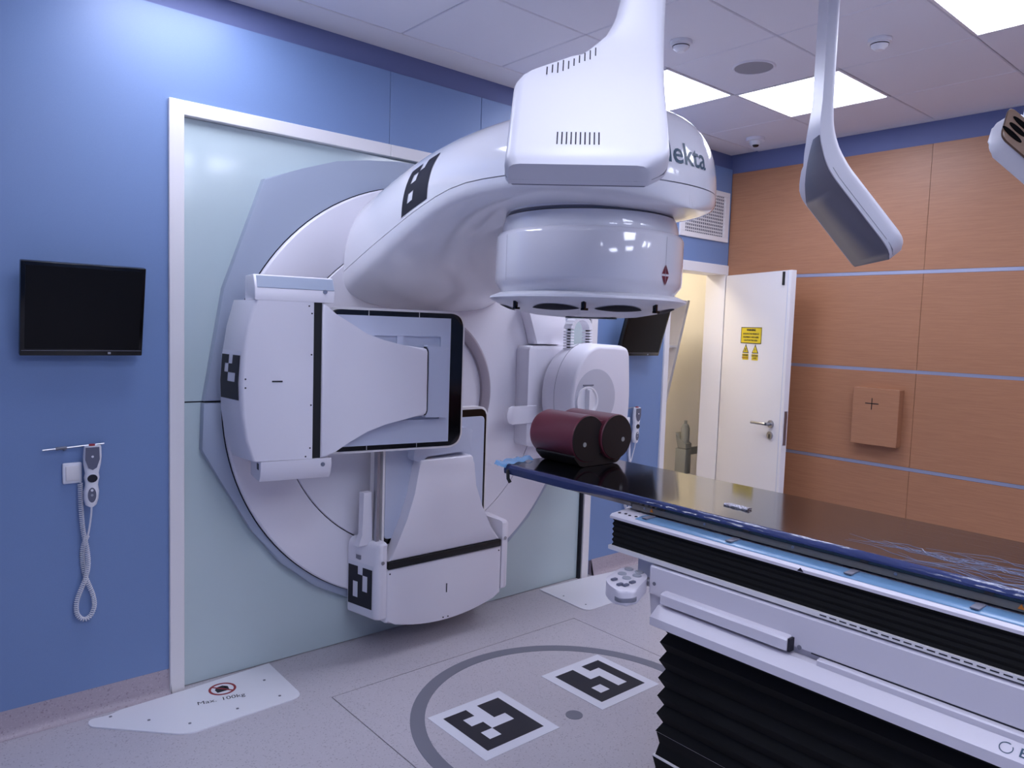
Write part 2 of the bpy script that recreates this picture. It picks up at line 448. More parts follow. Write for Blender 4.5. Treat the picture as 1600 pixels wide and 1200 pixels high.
link('joint', bx(0.995, 3.424, WY+0.016, WY+0.024, 1.236, 1.244), 'dark', gl, smooth=False)

# wood wall on the right: veneer panels between aluminium strips
wr = link('wall_right', bx(XR+0.014, XR+0.1, YB-0.1, WY+0.1, 0, ZC+0.05), 'blue_shaded', kind='structure')
tag(wr, 'beech veneer wall with horizontal metal strips under a blue band')
yj = [WY, 1.862, 0.47, -0.92, YB]
zs = [(0.1, 0.78), (0.804, 1.394), (1.416, 2.012), (2.036, 2.795)]
for a, b in zip(yj, yj[1:]):
    for z0, z1 in zs:
        link('veneer_panel', bx(XR, XR+0.014, b+0.0012, a-0.0012, z0, z1), 'wood', wr, smooth=False)
for z in (0.792, 1.405, 2.024):
    link('metal_strip', bx(XR+0.002, XR+0.014, YB, WY, z-0.0105, z+0.0105), 'alu', wr, smooth=False)
tag(link('baseboard_side', bx(XR-0.004, XR+0.013, YB, WY, 0, 0.1), 'base', kind='structure'), 'speckled vinyl skirting below the wood wall')
# unseen walls behind and left of the viewer
tag(link('wall_left', bx(XL-0.1, XL, YB-0.1, WY+0.1, 0, ZC+0.05), 'blue', kind='structure'), 'blue wall left of the viewer')
tag(link('wall_back', bx(XL-0.1, XR+0.1, YB-0.1, YB, 0, ZC+0.05), 'blue', kind='structure'), 'blue wall behind the viewer')

# doorway with white lining, the room behind it
DX0, DX1, DH = 4.245, 4.885, 2.045
dr = link('trim_2', bx(4.195, DX0, WY-0.012, WY+0.16, 0, DH+0.07, bev=0.002, seg=1), 'cream', kind='structure')
tag(dr, 'white lining of the doorway beside the wood wall')
link('lining_head', bx(DX0, XR-0.002, WY-0.012, WY+0.16, DH, DH+0.07, bev=0.002, seg=1), 'cream', dr)
link('lining_post', bx(DX1, XR-0.002, WY-0.012, WY+0.16, 0, DH, bev=0.002, seg=1), 'cream', dr)
def cream_wall(name, *a):
    return tag(link(name, bx(*a), 'creamwall', kind='structure'), 'cream wall of the small room behind the doorway')
cream_wall('wall_room_back', 3.6, 6.0, 4.75, 4.85, 0, 2.6)
cream_wall('wall_room_left', 3.5, 3.6, WY+0.161, 4.85, 0, 2.6)
cream_wall('wall_room_right', 5.36, 5.46, WY+0.161, 4.75, 0, 2.6)
link('ceiling_room', bx(3.5, 5.5, WY+0.161, 4.85, 2.5, 2.6), 'creamwall', kind='structure')
link('floor_room', bx(XR+0.1, 5.5, WY+0.12, 4.85, -0.08, 0.0), 'floor', kind='structure')
t = thing('ceiling_light', (4.3, 4.1, 2.5), 'warm ceiling light of the small room behind the doorway', 'ceiling light')
link('diffuser', bx(4.0, 4.6, 3.85, 4.35, 2.47, 2.48), 'lampwarm', t)
link('frame', bx(3.98, 4.62, 3.83, 4.37, 2.481, 2.499), 'trimwhite', t)

# open door leaf
H = Vector((4.885, 3.236, 0)); FREE = Vector((4.612, 2.560, 0)); du = (FREE-H).normalized(); DWID = (FREE-H).length
door = thing('door_1', tuple(H), 'white door standing open against the wood wall with yellow warning signs', None, rotz=math.atan2(du.y, du.x), world=False, kind='structure')
# local x from hinge to free edge, local y towards the viewer side is negative
side = Vector((math.cos(math.atan2(du.y, du.x)+math.pi/2), math.sin(math.atan2(du.y, du.x)+math.pi/2), 0))
sg = -1 if side.dot(Vector((0, 0, 0))-H) < 0 else 1      # sign of local y that faces the room
link('door_leaf', bx(0.004, DWID, min(0, -sg*0.042), max(0, -sg*0.042), 0.008, 2.038, bev=0.002, seg=1), 'cream', door)
e = sg*0.001
def dface(z0, z1, x0, x1, th, mt, name, parent=door, bev=0):
    return link(name, bx(x0, x1, min(0, sg*th), max(0, sg*th), z0, z1, bev=bev), mt, parent)
dface(0.008, 2.038, DWID-0.03, DWID-0.026, 0.0012, 'pale', 'edge_groove')
hd = link('lever_handle', disc(disc(B(), (0.615, 0, 1.0), 0.027, sg*0.012, 'y'), (0.615, sg*0.012, 1.0), 0.011, sg*0.035, 'y'), 'steel', door)
tube_pts = [(0.615, sg*0.05, 1.0), (0.58, sg*0.055, 1.0), (0.47, sg*0.055, 0.995)]
link('lever', tube(B(), tube_pts, 0.010, 10), 'steel', hd)
ks = link('key_plate', disc(B(), (0.612, 0, 0.922), 0.027, sg*0.010, 'y'), 'steel', door)
link('keyhole', bx(0.608, 0.616, min(sg*.0102, sg*.0118), max(sg*.0102, sg*.0118), 0.905, 0.93), 'black', ks)
link('lock_plate', bx(DWID, DWID+0.0015, min(-sg*.034, -sg*.01), max(-sg*.034, -sg*.01), 0.87, 1.10), 'steel', door)
dface(1.94, 2.03, 0.655, 0.668, 0.012, 'black', 'closer_bracket')
ex = (du.x, du.y, 0); dm = Matrix.Rotation(0, 4, 'Z')
def dtext(s, x, z, size, mt, parent, bold=0.0):
    # viewer sees local +x to the right on this side
    me = text_mesh(s, size, bold); me.transform(frame_mtx((x, sg*0.0032, z), (1, 0, 0), (0, 0, 1)))
    return link('lettering', me, mt, parent, smooth=False)
s1 = dface(1.541, 1.657, 0.226, 0.458, 0.002, 'yellow', 'warning_sign')
bmn = B()
for a in ((0.226, 0.458, 1.541, 1.546), (0.226, 0.458, 1.652, 1.657), (0.226, 0.231, 1.546, 1.652), (0.453, 0.458, 1.546, 1.652)):
    box(bmn, a[0], a[1], min(sg*.002, sg*.0028), max(sg*.002, sg*.0028), a[2], a[3])
link('border', bmn, 'ink', s1, smooth=False)
dtext('WARNING', 0.342, 1.637, 0.021, 'ink', s1, 0.0008)
dtext('RADIOACTIVE PRESENCE', 0.342, 1.609, 0.016, 'ink', s1, 0.0004)
dtext('EQUIPMENT AND LASER', 0.342, 1.586, 0.016, 'ink', s1, 0.0004)
dtext('LIGHTS IN THIS AREA', 0.342, 1.563, 0.016, 'ink', s1, 0.0004)
for cx, sym in ((0.288, 'X'), (0.396, '!')):
    tri = link('warning_triangle', prism(B(), [(cx-0.036, 1.473), (cx+0.036, 1.473), (cx, 1.536)], 0, sg*0.0015), 'ink', door, smooth=False)
    link('triangle_face', prism(B(), [(cx-0.027, 1.478), (cx+0.027, 1.478), (cx, 1.525)], sg*0.0015, sg*0.0022), 'yellow', tri, smooth=False)
    dtext(sym, cx, 1.494, 0.028, 'ink', tri, 0.001).name = 'warning_symbol'
    lb = dface(1.424, 1.467, cx-0.034, cx+0.034, 0.0015, 'yellow', 'warning_label')
    dtext('DANGER' if sym == 'X' else 'CAUTION', cx, 1.456, 0.017, 'ink', lb, 0.0005)
    dtext('RADIATION' if sym == 'X' else 'LASER', cx, 1.438, 0.014, 'red' if sym == 'X' else 'ink', lb, 0.0003)

# ================================================================== THE MACHINE
mc = thing('treatment_machine', (IX, WY, 0), 'large white radiotherapy machine with overhanging arm and treatment head in the wall opening', 'machine')
GC = (IX, 0, IZ)
# fixed grey shell round the drum
left = [(1.325, 2.211), (1.152, 1.727), (1.068, 1.226), (1.061, 1.037), (1.144, 0.889), (1.281, 0.651), (1.419, 0.476), (1.583, 0.339), (1.748, 0.25), (1.95, 0.185)]
top = [(1.496, 2.281), (1.669, 2.343), (1.837, 2.375), (2.0, 2.395)]
L2 = list(reversed(left)) + top
pts = L2 + [(IX, 2.402)] + [(2*IX-x, z) for x, z in reversed(L2)] + [(IX, 0.17)]
up_ = [p for p in pts if p[1] > 1.245]; 
upper = [(1.071, 1.245)] + [p for p in pts if p[1] > 1.245] + [(2*IX-1.071, 1.245)]
lower = [(2*IX-1.068, 1.237)] + [p for p in (pts[pts.index((2*IX-1.061, 1.037)):] + pts[:pts.index((1.061, 1.037))+1])] + [(1.068, 1.237)]
link('shell_upper', prism(B(), upper, 3.225, 3.264, bev=0.006, front_only=1), 'grey', mc)
link('shell_lower', prism(B(), lower, 3.225, 3.264, bev=0.006, front_only=1), 'grey', mc)
# rotating drum
link('drum_rim', lathe(B(), [(1.043, 3.222), (1.043, 3.206), (1.036, 3.199), (1.02, 3.197), (0.93, 3.196), (0.86, 3.204), (0.797, 3.212), (0.797, 3.222)], GC, 'y', 128), 'satin', mc)
link('rim_gap', lathe(B(), [(1.041, 3.2242), (1.0475, 3.2242)], GC, 'y', 128), 'dark', mc)
link('drum_gap', lathe(B(), [(0.797, 3.221), (0.7, 3.221)], GC, 'y', 96), 'dark', mc)
link('drum_face', lathe(B(), [(0.792, 3.2205), (0.792, 3.212), (0.788, 3.208), (0.0, 3.208)], GC, 'y', 96), 'satin', mc)
link('hub_ring', lathe(B(), [(0.355, 3.2075), (0.357, 3.19), (0.37, 3.184), (0.405, 3.184), (0.42, 3.196), (0.42, 3.2075)], GC, 'y', 96), 'taupe', mc)
# overhanging arm in two half covers
WT = [(2.065, .462), (2.6, .465), (2.9, .475), (3.21, .485)]
ST = [(1.56, 2.11), (2.2, 2.14), (2.4, 2.128), (2.6, 2.078), (2.8, 2.005), (3.0, 1.925), (3.21, 1.835)]
TT = [(1.603, 2.14), (1.61, 2.2), (1.635, 2.28), (1.68, 2.355), (1.78, 2.415), (1.95, 2.435), (2.2, 2.446), (2.6, 2.432), (2.9, 2.378), (3.21, 2.28)]
BT = [(1.56, 2.035), (2.3, 2.025), (2.45, 2.0), (2.6, 1.945), (2.8, 1.845), (3.0, 1.745), (3.21, 1.67)]
def arm_section(Y, n, half):
    s = smooth_tab(ST, Y); zt = smooth_tab(TT, Y); zb = smooth_tab(BT, Y)
    ww = math.sqrt(max(.462**2-(2.065-Y)**2, 1e-4)) if Y < 2.065 else interp(Y, WT)
    gap = 0.002; out = []
    e = 2/2.4 if half > 0 else 2/3.0
    if half < 0 and Y < 1.75: e = 2/3.0
    for i in range(n+1):
        a = math.pi*i/n; c = math.cos(a)
        x = IX-ww*math.copysign(abs(c)**e, c)
        z = s+gap+(zt-s-gap)*math.sin(a)**e if half > 0 else s-gap-(s-gap-zb)*max(math.sin(a), 0)**e
        out.append((x, Y, z))
    return out
Ys = [1.6035, 1.605, 1.608, 1.613, 1.62, 1.63, 1.645, 1.665, 1.69, 1.72, 1.76, 1.81, 1.87, 1.94, 2.0, 2.065, 2.12, 2.2, 2.3, 2.4, 2.5, 2.6, 2.7, 2.8, 2.9, 3.0, 3.1, 3.2075]
armU = link('arm_cover_upper', loft(B(), [arm_section(Y, 44, 1) for Y in Ys]), 'gloss', mc, ang=50)
armL = link('arm_cover_lower', loft(B(), [arm_section(Y, 44, -1) for Y in Ys]), 'gloss', mc, ang=50)
def shrink(sec, k=0.985):
    cx = IX; cz = sum(p[2] for p in sec)/len(sec)
    return [(cx+(p[0]-cx)*k, p[1], p[2]) for p in sec]
bm = B()
for Y0, Y1 in zip(Ys[4:-1], Ys[5:]):
    pass
core = []
for Y in Ys[4:]:
    s = smooth_tab(ST, Y); ww = (math.sqrt(max(.462**2-(2.065-Y)**2, 1e-4)) if Y < 2.065 else interp(Y, WT))-0.006
    core.append([(IX-ww, Y, s-0.006), (IX+ww, Y, s-0.006), (IX+ww, Y, s+0.006), (IX-ww, Y, s+0.006)])
link('arm_seam', loft(bm, core), 'midgrey', mc)
bvU = bvh_of(armU)
mk = cast_cells(cells_except({(2, 0), (1, 1), (1, 3)}), (1.55, 2.762, 2.27), (0, -1, 0), (0, 0.0, -1), 0.0, 5, bvU, (1, 0, 0), 0.0015)
mk.free()
# printed marker wrapped on the arm's flank: rows follow the cover, columns follow its length
def arm_pt(Y, th):
    s = smooth_tab(ST, Y); zt = smooth_tab(TT, Y); ww = interp(Y, WT) if Y >= 2.065 else math.sqrt(max(.462**2-(2.065-Y)**2, 1e-4))
    c, sn = math.cos(th), math.sin(th); e = 2/2.4
    return Vector((IX-(ww+.0015)*c**e, Y, s+0.002+(zt+.0015-s)*sn**e))
def arm_arc(Y, frac):      # point at arc length frac (m) above the seam
    L = 0; p = arm_pt(Y, 0.0); k = 0
    while L < frac and k < 400:
        k += 1; q = arm_pt(Y, k*math.pi/2/400); L += (q-p).length; p = q
    return p
bm = B(); gsz = 0.036; YM0 = 2.735
for c, r in cells_except({(2, 0), (1, 1), (1, 3)}):
    gg = {}
    for i in range(4):
        for j in range(4):
            Y = YM0-(c+i/3)*gsz; gg[i, j] = bm.verts.new(arm_arc(Y, 0.012+0.042*(5-(r+j/3))))
    for i in range(3):
        for j in range(3): bm.faces.new((gg[i, j], gg[i+1, j], gg[i+1, j+1], gg[i, j+1]))
bmesh.ops.remove_doubles(bm, verts=bm.verts[:], dist=1e-5)
link('printed_marker', bm, 'ink', mc)
# maker's lettering on the nose
def drape(me, bvh, d, off):
    d = Vector(d)
    b_ = bmesh.new(); b_.from_mesh(me); bmesh.ops.triangulate(b_, faces=b_.faces[:]); bmesh.ops.subdivide_edges(b_, edges=b_.edges[:], cuts=3, use_grid_fill=True); b_.to_mesh(me); b_.free()
    for v in me.vertices:
        h = bvh.ray_cast(v.co-d*1.0, d)
        if h[0] is not None: v.co = h[0]-d*off
me = text_mesh('Elekta', 0.108, 0.001); me.transform(frame_mtx((IX-0.045, 1.3, 2.212), (1, 0, 0), (0, 0, 1))); drape(me, bvU, (0, 1, 0), 0.002)
link('lettering', me, 'teal', mc, smooth=False)
me = bpy.data.meshes.new('emblem'); bm = B()
c0 = (IX-0.275, 2.212)
rp = [(c0[0]+0.045*math.cos(a), c0[1]+0.045*math.sin(a)) for a in [R(40+320*i/40) for i in range(41)]]
ri = [(c0[0]+0.035*math.cos(a), c0[1]+0.035*math.sin(a)) for a in [R(40+320*i/40) for i in range(41)]]
for i in range(40): bm.faces.new([bm.verts.new((q[0], 1.3, q[1])) for q in (rp[i], rp[i+1], ri[i+1], ri[i])])
bm.to_mesh(me); bm.free(); drape(me, bvU, (0, 1, 0), 0.002); link('emblem', me, 'teal', mc, smooth=False)
# small inspection label under the arm
bvL = bvh_of(armL)
bm = B()
for q in ([(1.99, 2.30), (2.03, 2.33), (2.05, 2.29), (2.015, 2.265)], [(1.95, 2.33), (1.955, 2.335), (2.0, 2.31), (1.995, 2.305)]):
    vsq = []
    for x, y in q:
        h = bvL.ray_cast(Vector((x, y, 1.2)), Vector((0, 0, 1))); vsq.append(bm.verts.new(h[0]-Vector((0, 0, .002))))
    bm.faces.new(vsq)
link('inspection_label', bm, 'taupe', mc, smooth=False)

# treatment head (axis vertical through the turning point)
HC = (IX-0.012, IY+0.012, 0)
link('head_neck', lathe(B(), [(0.0, 2.13), (0.24, 2.13), (0.285, 2.112), (0.318, 2.085), (0.335, 2.052), (0.335, 2.04), (0.0, 2.04)], HC, 'z', 72), 'gloss', mc)
link('head_groove', lathe(B(), [(0.326, 2.0398), (0.326, 2.031)], HC, 'z', 72), 'midgrey', mc)
def headpoly(r, k=0.012):              # slightly faceted barrel
    return r
link('head_collar', lathe(B(), [(0.0, 2.031), (0.322, 2.031), (0.334, 2.026), (0.346, 1.985), (0.346, 1.966), (0, 1.966)], HC, 'z', 72), 'gloss', mc)
hb = link('head_barrel', lathe(B(), [(0.0, 1.9655), (0.352, 1.9655), (0.362, 1.958), (0.368, 1.945), (0.368, 1.79), (0.366, 1.772), (0.348, 1.748), (0.34, 1.736), (0, 1.736)], HC, 'z', 96), 'headgloss', mc)
tg = link('touch_guard', lathe(B(), [(0.0, 1.7355), (0.352, 1.7355), (0.385, 1.722), (0.388, 1.714), (0.378, 1.706), (0.31, 1.676), (0.2, 1.655), (0.10, 1.648), (0, 1.648)], HC, 'z', 72), 'white', mc)
for a in (R(202), R(246), R(300), R(20), R(80), R(140)):     # dark slots in the guard's underside
    bm = B(); bvT = bvh_of(tg); gg = []
    for i in range(15):
        t = -1+2*i/14; aa = a+t*0.30; rr = 0.315; wv = 0.030*(1-t*t)+0.001
        row = []
        for k in range(7):
            kk = -1+k/3; x = HC[0]+(rr+kk*wv)*math.cos(aa); y = HC[1]+(rr+kk*wv)*math.sin(aa)
            h = bvT.ray_cast(Vector((x, y, 1.2)), Vector((0, 0, 1))); row.append(bm.verts.new(h[0]-Vector((0, 0, .0025))))
        gg.append(row)
    for p, q in zip(gg, gg[1:]):
        for k in range(6): bm.faces.new((p[k], q[k], q[k+1], p[k+1]))
    link('guard_slot', bm, 'dark', tg, smooth=False)
ap = link('aperture', prism(B(), [(IX-0.14, IY), (IX, IY-0.14), (IX+0.14, IY), (IX, IY+0.14)], 1.6445, 1.6475, axis='z'), 'gblack', tg, smooth=False)
for a in (R(176), R(222), R(268)):
    x, y = HC[0]+0.355*math.cos(a), HC[1]+0.355*math.sin(a)
    bm = bx(x-0.007, x+0.007, y-0.007, y+0.007, 1.676, 1.704, bev=0.002); box(bm, x-0.007, x+0.014, y-0.010, y+0.007, 1.668, 1.676)
    link('guard_hook', bm, 'gblack', tg)
def on_barrel(a, z, off=0.0012): return (HC[0]+(0.368+off)*math.cos(a), HC[1]+(0.368+off)*math.sin(a), z)
def barrel_angle(px):                   # bearing on the barrel seen at azimuth px (radians from +Y)
    return px
for a in (R(168), R(273), R(78), R(-12)):
    bm = B(); s_ = [on_barrel(a-0.002, 1.945), on_barrel(a+0.002, 1.945), on_barrel(a+0.002, 1.775), on_barrel(a-0.002, 1.775)]
    bm.faces.new([bm.verts.new(p) for p in s_]); link('cover_joint', bm, 'midgrey', hb, smooth=False)
bm = B(); a0 = R(273); da = 0.058; dz = 0.038; gp = 0.004; zc = 1.807
for sx in (-1, 1):
    for sz in (-1, 1):
        q = [on_barrel(a0+sx*gp, zc+sz*gp, .002), on_barrel(a0+sx*da, zc+sz*gp, .002), on_barrel(a0+sx*gp, zc+sz*dz, .002)]
        bm.faces.new([bm.verts.new(p) for p in q])
link('diamond_emblem', bm, 'maroon', hb, smooth=False)

# MV detector unit folded at the bottom of the drum
def arc_bottom(x0, x1, z_edge, z_mid, n=14):
    cx = (x0+x1)/2; return [(x0+(x1-x0)*i/n, z_mid+(z_edge-z_mid)*((x0+(x1-x0)*i/n-cx)/((x1-x0)/2))**2) for i in range(n+1)]
ab = arc_bottom(1.835, 2.545, 0.172, 0.112)
body = [(1.835, 0.432)] + ab + [(2.545, 0.432)]
mv = bodyo = link('portal_detector', prism(B(), body, 2.985, 3.19, bev=0.012, seg=3), 'satin', mc, label='detector unit folded upright at the bottom of the drum')
for sx in (-1, 1):
    def X(v): return v if sx < 0 else 2*IX+0.006-v
    poly = [(1.752, 0.225), (1.80, 0.195), (1.838, 0.195), (1.838, 0.55), (1.80, 0.56), (1.752, 0.53)]
    bm = B(); secs = []
    for Y, x_out in ((2.985, 1.800), (2.992, 1.789), (3.01, 1.780), (3.19, 1.742)):
        ins = 0.012 if Y < 2.986 else (0.003 if Y < 3 else 0)
        zb, zt = 0.19+ins, 0.565-ins
        p = rpoly([(x_out, zb), (1.8335, zb-0.0), (1.8335, zt), (x_out, zt)], [0.02, 0, 0, 0.05], 5)
        secs.append([(X(a), Y, b) for a, b in p])
    loft(bm, secs); cap = link('end_cap', bm, 'pale' if 0 else 'satin', mv)
    link('screw', disc(B(), (X(1.812), 2.985, 0.47), 0.009, -0.003, 'y', 16), 'steel', mv)
    if sx < 0:
        bvC = bvh_of(cap)
        link('side_plate', cast_cells([(0, 0)], (1.70, 3.186, 0.452), (0, -0.87, 0), (0, 0, -1.25), 0.20, 1, bvC, (1, 0, 0), 0.0012, 6), 'paper', mv)
        link('printed_marker', cast_cells(cells_except({(2, 0), (3, 1), (3, 2), (1, 2), (1, 3)}), (1.70, 3.184, 0.432), (0, -0.86, 0), (0, 0, -1), 0.192, 5, bvC, (1, 0, 0), 0.0024, 2), 'ink', mv)
        link('switch', bx(1.753, 1.765, 3.10, 3.135, 0.468, 0.488), 'midgrey', mv)
link('slot_strip', bx(1.842, 2.538, 2.981, 3.05, 0.4325, 0.468, bev=0.003), 'black', mv)
hornp = [(1.846, 0.469), (1.885, 0.53), (1.945, 0.66), (1.985, 0.78), (2.008, 0.90), (2.014, 0.93), (2.024, 0.94), (2.328, 0.94), (2.338, 0.93), (2.345, 0.90), (2.362, 0.78), (2.40, 0.66), (2.47, 0.545), (2.532, 0.469)]
link('horn_plate', prism(B(), hornp, 2.988, 3.055, bev=0.008, seg=3), 'satin', mv)
link('lift_bracket', prism(B(), rpoly([(1.98, 0.945), (2.03, 0.925), (2.05, 0.955), (2.335, 0.965), (2.34, 1.07), (2.30, 1.085), (2.0, 1.085)], 0.012), 3.0, 3.056, bev=0.004), 'pale', mv)
def panel(parent, x0, x1, z0, z1, y0, y1, rim, ix0, ix1, iz0, iz1, fn=None, rad=0.06):
    link('rim', prism(B(), rpoly([(x0, z0), (x1, z0), (x1, z1), (x0, z1)], rad, 8), y0+0.004, y1, bev=0.004), 'cream', parent)
    link('bumper', prism(B(), rpoly([(x0+rim, z0+rim), (x1-rim, z0+rim), (x1-rim, z1-rim), (x0+rim, z1-rim)], rad-rim, 8), y0, y0+0.02, bev=0.003), 'gblack', parent)
panel(mv, 1.815, 2.49, 0.52, 1.178, 3.065, 3.12, 0.012, 0, 0, 0, 0, rad=0.055)
link('tray', prism(B(), rpoly([(1.86, 0.56), (2.458, 0.56), (2.458, 1.128), (1.86, 1.128)], 0.02), 3.056, 3.0645, bev=0.003), 'pale', mv)
link('guide_rail', bx(1.80, 1.815, 3.03, 3.06, 0.53, 1.16), 'steel', mv)
link('guide_rail', bx(1.83, 1.842, 3.03, 3.056, 0.53, 1.16), 'cream', mv)
link('guide_foot', prism(B(), [(1.72, 0.545), (1.80, 0.545), (1.795, 0.60), (1.79, 0.80), (1.745, 0.80), (1.745, 0.60)], 3.06, 3.10, bev=0.003), 'satin', mv)
link('housing_slot', bx(2.184, 2.190, 2.9835, 2.987, 0.252, 0.298), 'ink', bodyo)
for x, z in ((1.852, 0.41), (2.525, 0.41), (2.17, 0.125), (2.20, 0.124)):
    link('pin', disc(B(), (x, 2.9848, z), 0.004, -0.0015, 'y', 10), 'ink', bodyo)

# kV detector unit swung out on the left of the drum (local x along the unit, local y backwards)
KV0 = (1.10, 2.93, 0.0)
outl = [(0.058, 1.026), (0.03, 1.11), (0.014, 1.22), (0.010, 1.345), (0.017, 1.45), (0.035, 1.57), (0.063, 1.676)]
body = list(reversed(outl)) + [(0.30, 1.022), (0.30, 1.676)]
body = [(0.063, 1.676)] + list(reversed(outl))[1:] + [(0.30, 1.024), (0.30, 1.676)]
def off_in(p, dx): return [(x+dx*(1 if x < 0.25 else 0), z) for x, z in p]
bm = B(); secs = []
for Y, dx in ((0.0, 0.016), (0.004, 0.008), (0.014, 0.002), (0.026, -0.002), (0.20, -0.042), (0.205, -0.040)):
    secs.append([(x, Y, z) for x, z in off_in(body, dx)])
loft(bm, secs); kv = hs = link('imaging_detector', bm, 'satin', mc, label='detector unit with a square black-edged panel left of the drum')
kv.location = KV0; kv.rotation_euler = (0, 0, R(-10))
bvK = bvh_of(hs)
link('side_plate', cast_cells([(0, 0)], (-0.12, 0.198, 1.47), (0, -0.99, 0), (0, 0, -1.12), 0.178, 1, bvK, (1, 0, 0), 0.0010, 8), 'paper', hs)
link('printed_marker', cast_cells(cells_except({(2, 0), (1, 1), (2, 2), (3, 2)}), (-0.12, 0.193, 1.453), (0, -0.94, 0), (0, 0, -1), 0.180, 5, bvK, (1, 0, 0), 0.0022, 3), 'ink', hs)
link('housing_slot', bx(0.133, 0.175, -0.0015, 0.002, 1.347, 1.353), 'ink', hs)
for x, z in ((0.28, 1.66), (0.292, 1.63), (0.292, 1.46), (0.292, 1.25), (0.29, 1.07), (0.272, 1.035), (0.03, 1.36), (0.03, 1.325)):
    link('pin', disc(B(), (x, 0.001, z), 0.0035, -0.002, 'y', 10), 'ink', hs)
for nm, prof in (('top', [(0.0, 1.6765), (0.0, 1.725), (0.028, 1.772), (0.04, 1.78), (0.19, 1.78), (0.19, 1.6765)]), ('bottom', [(0.0, 1.0235), (0.0, 0.99), (0.012, 0.955), (0.03, 0.936), (0.19, 0.936), (0.19, 1.0235)])):
    bm = B(); x0, x1 = (0.063, 0.388) if nm == 'top' else (0.09, 0.384)
    prism(bm, prof, x0, x1, axis='x', bev=0.006)
    cp = link('end_cap', bm, 'satin', kv)
    zt = 1.721 if nm == 'top' else 0.998
    link('screw', disc(B(), (0.345, 0.0, zt), 0.009, -0.003, 'y', 16), 'steel', kv)
    if nm == 'top': link('band', prism(B(), [(-0.001, 1.728), (-0.0005, 1.726), (0.0278, 1.774), (0.027, 1.7745)], x0+0.01, x1-0.004, axis='x'), 'grey', kv)
    else: link('switch', bx(0.0885, 0.091, 0.03, 0.06, 0.985, 1.01), 'ink', kv)
link('slot_strip', bx(0.301, 0.336, 0.010, 0.06, 1.024, 1.676), 'black', kv)
horn = [(0.336, 1.674), (0.352, 1.670), (0.40, 1.628), (0.46, 1.585), (0.53, 1.552), (0.61, 1.526), (0.70, 1.506), (0.80, 1.494), (0.812, 1.490), (0.818, 1.478), (0.820, 1.212), (0.815, 1.198), (0.802, 1.190), (0.72, 1.178), (0.62, 1.156), (0.54, 1.128), (0.46, 1.086), (0.40, 1.048), (0.36, 1.028), (0.336, 1.026)]
link('horn_plate', prism(B(), horn, 0.0, 0.052, bev=0.008, seg=3), 'satin', kv)
panel(kv, 0.362, 1.036, 1.024, 1.664, 0.068, 0.125, 0.010, 0, 0, 0, 0, rad=0.075)
for x in (0.56, 0.80):
    link('bumper_joint', bx(x, x+0.002, 0.0665, 0.0675, 1.036, 1.058), 'cream', kv); link('bumper_joint', bx(x, x+0.002, 0.0665, 0.0675, 1.632, 1.654), 'cream', kv)
# tray plate with pressed pockets
us = [0.38, 0.586, 0.691, 0.721, 0.906, 0.956]; zz = [1.057, 1.165, 1.20, 1.515, 1.545, 1.631]
def pock(i, j): return 0.066 if (i in (1, 3) and j in (1, 2, 3)) else 0.056
bm = B()
for i in range(5):
    for j in range(5):
        y = pock(i, j); bm.faces.new([bm.verts.new(p) for p in ((us[i], y, zz[j]), (us[i+1], y, zz[j]), (us[i+1], y, zz[j+1]), (us[i], y, zz[j+1]))])
        if i+1 < 5 and pock(i+1, j) != y: bm.faces.new([bm.verts.new(p) for p in ((us[i+1], y, zz[j]), (us[i+1], pock(i+1, j), zz[j]), (us[i+1], pock(i+1, j), zz[j+1]), (us[i+1], y, zz[j+1]))])
        if j+1 < 5 and pock(i, j+1) != y: bm.faces.new([bm.verts.new(p) for p in ((us[i], y, zz[j+1]), (us[i+1], y, zz[j+1]), (us[i+1], pock(i, j+1), zz[j+1]), (us[i], pock(i, j+1), zz[j+1]))])
for a, b in (((us[0], zz[0]), (us[-1], zz[0])), ((us[-1], zz[0]), (us[-1], zz[-1])), ((us[-1], zz[-1]), (us[0], zz[-1])), ((us[0], zz[-1]), (us[0], zz[0]))):
    bm.faces.new([bm.verts.new(p) for p in ((a[0], 0.056, a[1]), (b[0], 0.056, b[1]), (b[0], 0.072, b[1]), (a[0], 0.072, a[1]))])
bmesh.ops.remove_doubles(bm, verts=bm.verts[:], dist=1e-5)
link('tray', bm, 'pale', kv, smooth=False)
link('tab_gap', prism(B(), rpoly([(0.818, 1.188), (0.835, 1.188), (0.835, 1.50), (0.818, 1.50)], 0.004), 0.020, 0.05), 'dark', kv)
link('end_tab', prism(B(), rpoly([(0.829, 1.205), (0.815, 1.180), (0.925, 1.176), (0.928, 1.497), (0.815, 1.508), (0.829, 1.48)], 0.008), 0.012, 0.0545, bev=0.005), 'pale', kv)

# kV x-ray source on the right of the drum
# barrel-shaped housing: D-shaped face towards the couch, barrel running back to the drum
Dp = [(3.09+0.225*math.cos(q), 1.225+0.30*math.sin(q)) for q in [R(90+180*i/28) for i in range(29)]]
Dp = Dp + rpoly([(3.12, 0.925), (3.34, 0.93), (3.365, 1.2), (3.34, 1.515), (3.12, 1.525)], [0, 0.05, 0.1, 0.05, 0], 5)[1:-1]
cxx, czz = 3.11, 1.225
bm = B(); secs = []
for y, kx, kz in ((2.822, 0.90, 0.90), (2.824, 0.93, 0.93), (2.835, 0.965, 0.965), (2.87, 1.0, 0.995), (2.93, 1.03, 1.0), (2.99, 1.03, 0.985), (3.04, 1.0, 0.95), (3.075, 0.92, 0.88)):
    secs.append([(cxx+(x-cxx)*kx, y, czz+(z-czz)*kz) for x, z in Dp])
loft(bm, secs); ks_ = sh = link('imaging_source', bm, 'satin', mc, ang=60, label='rounded x-ray source housing right of the drum')
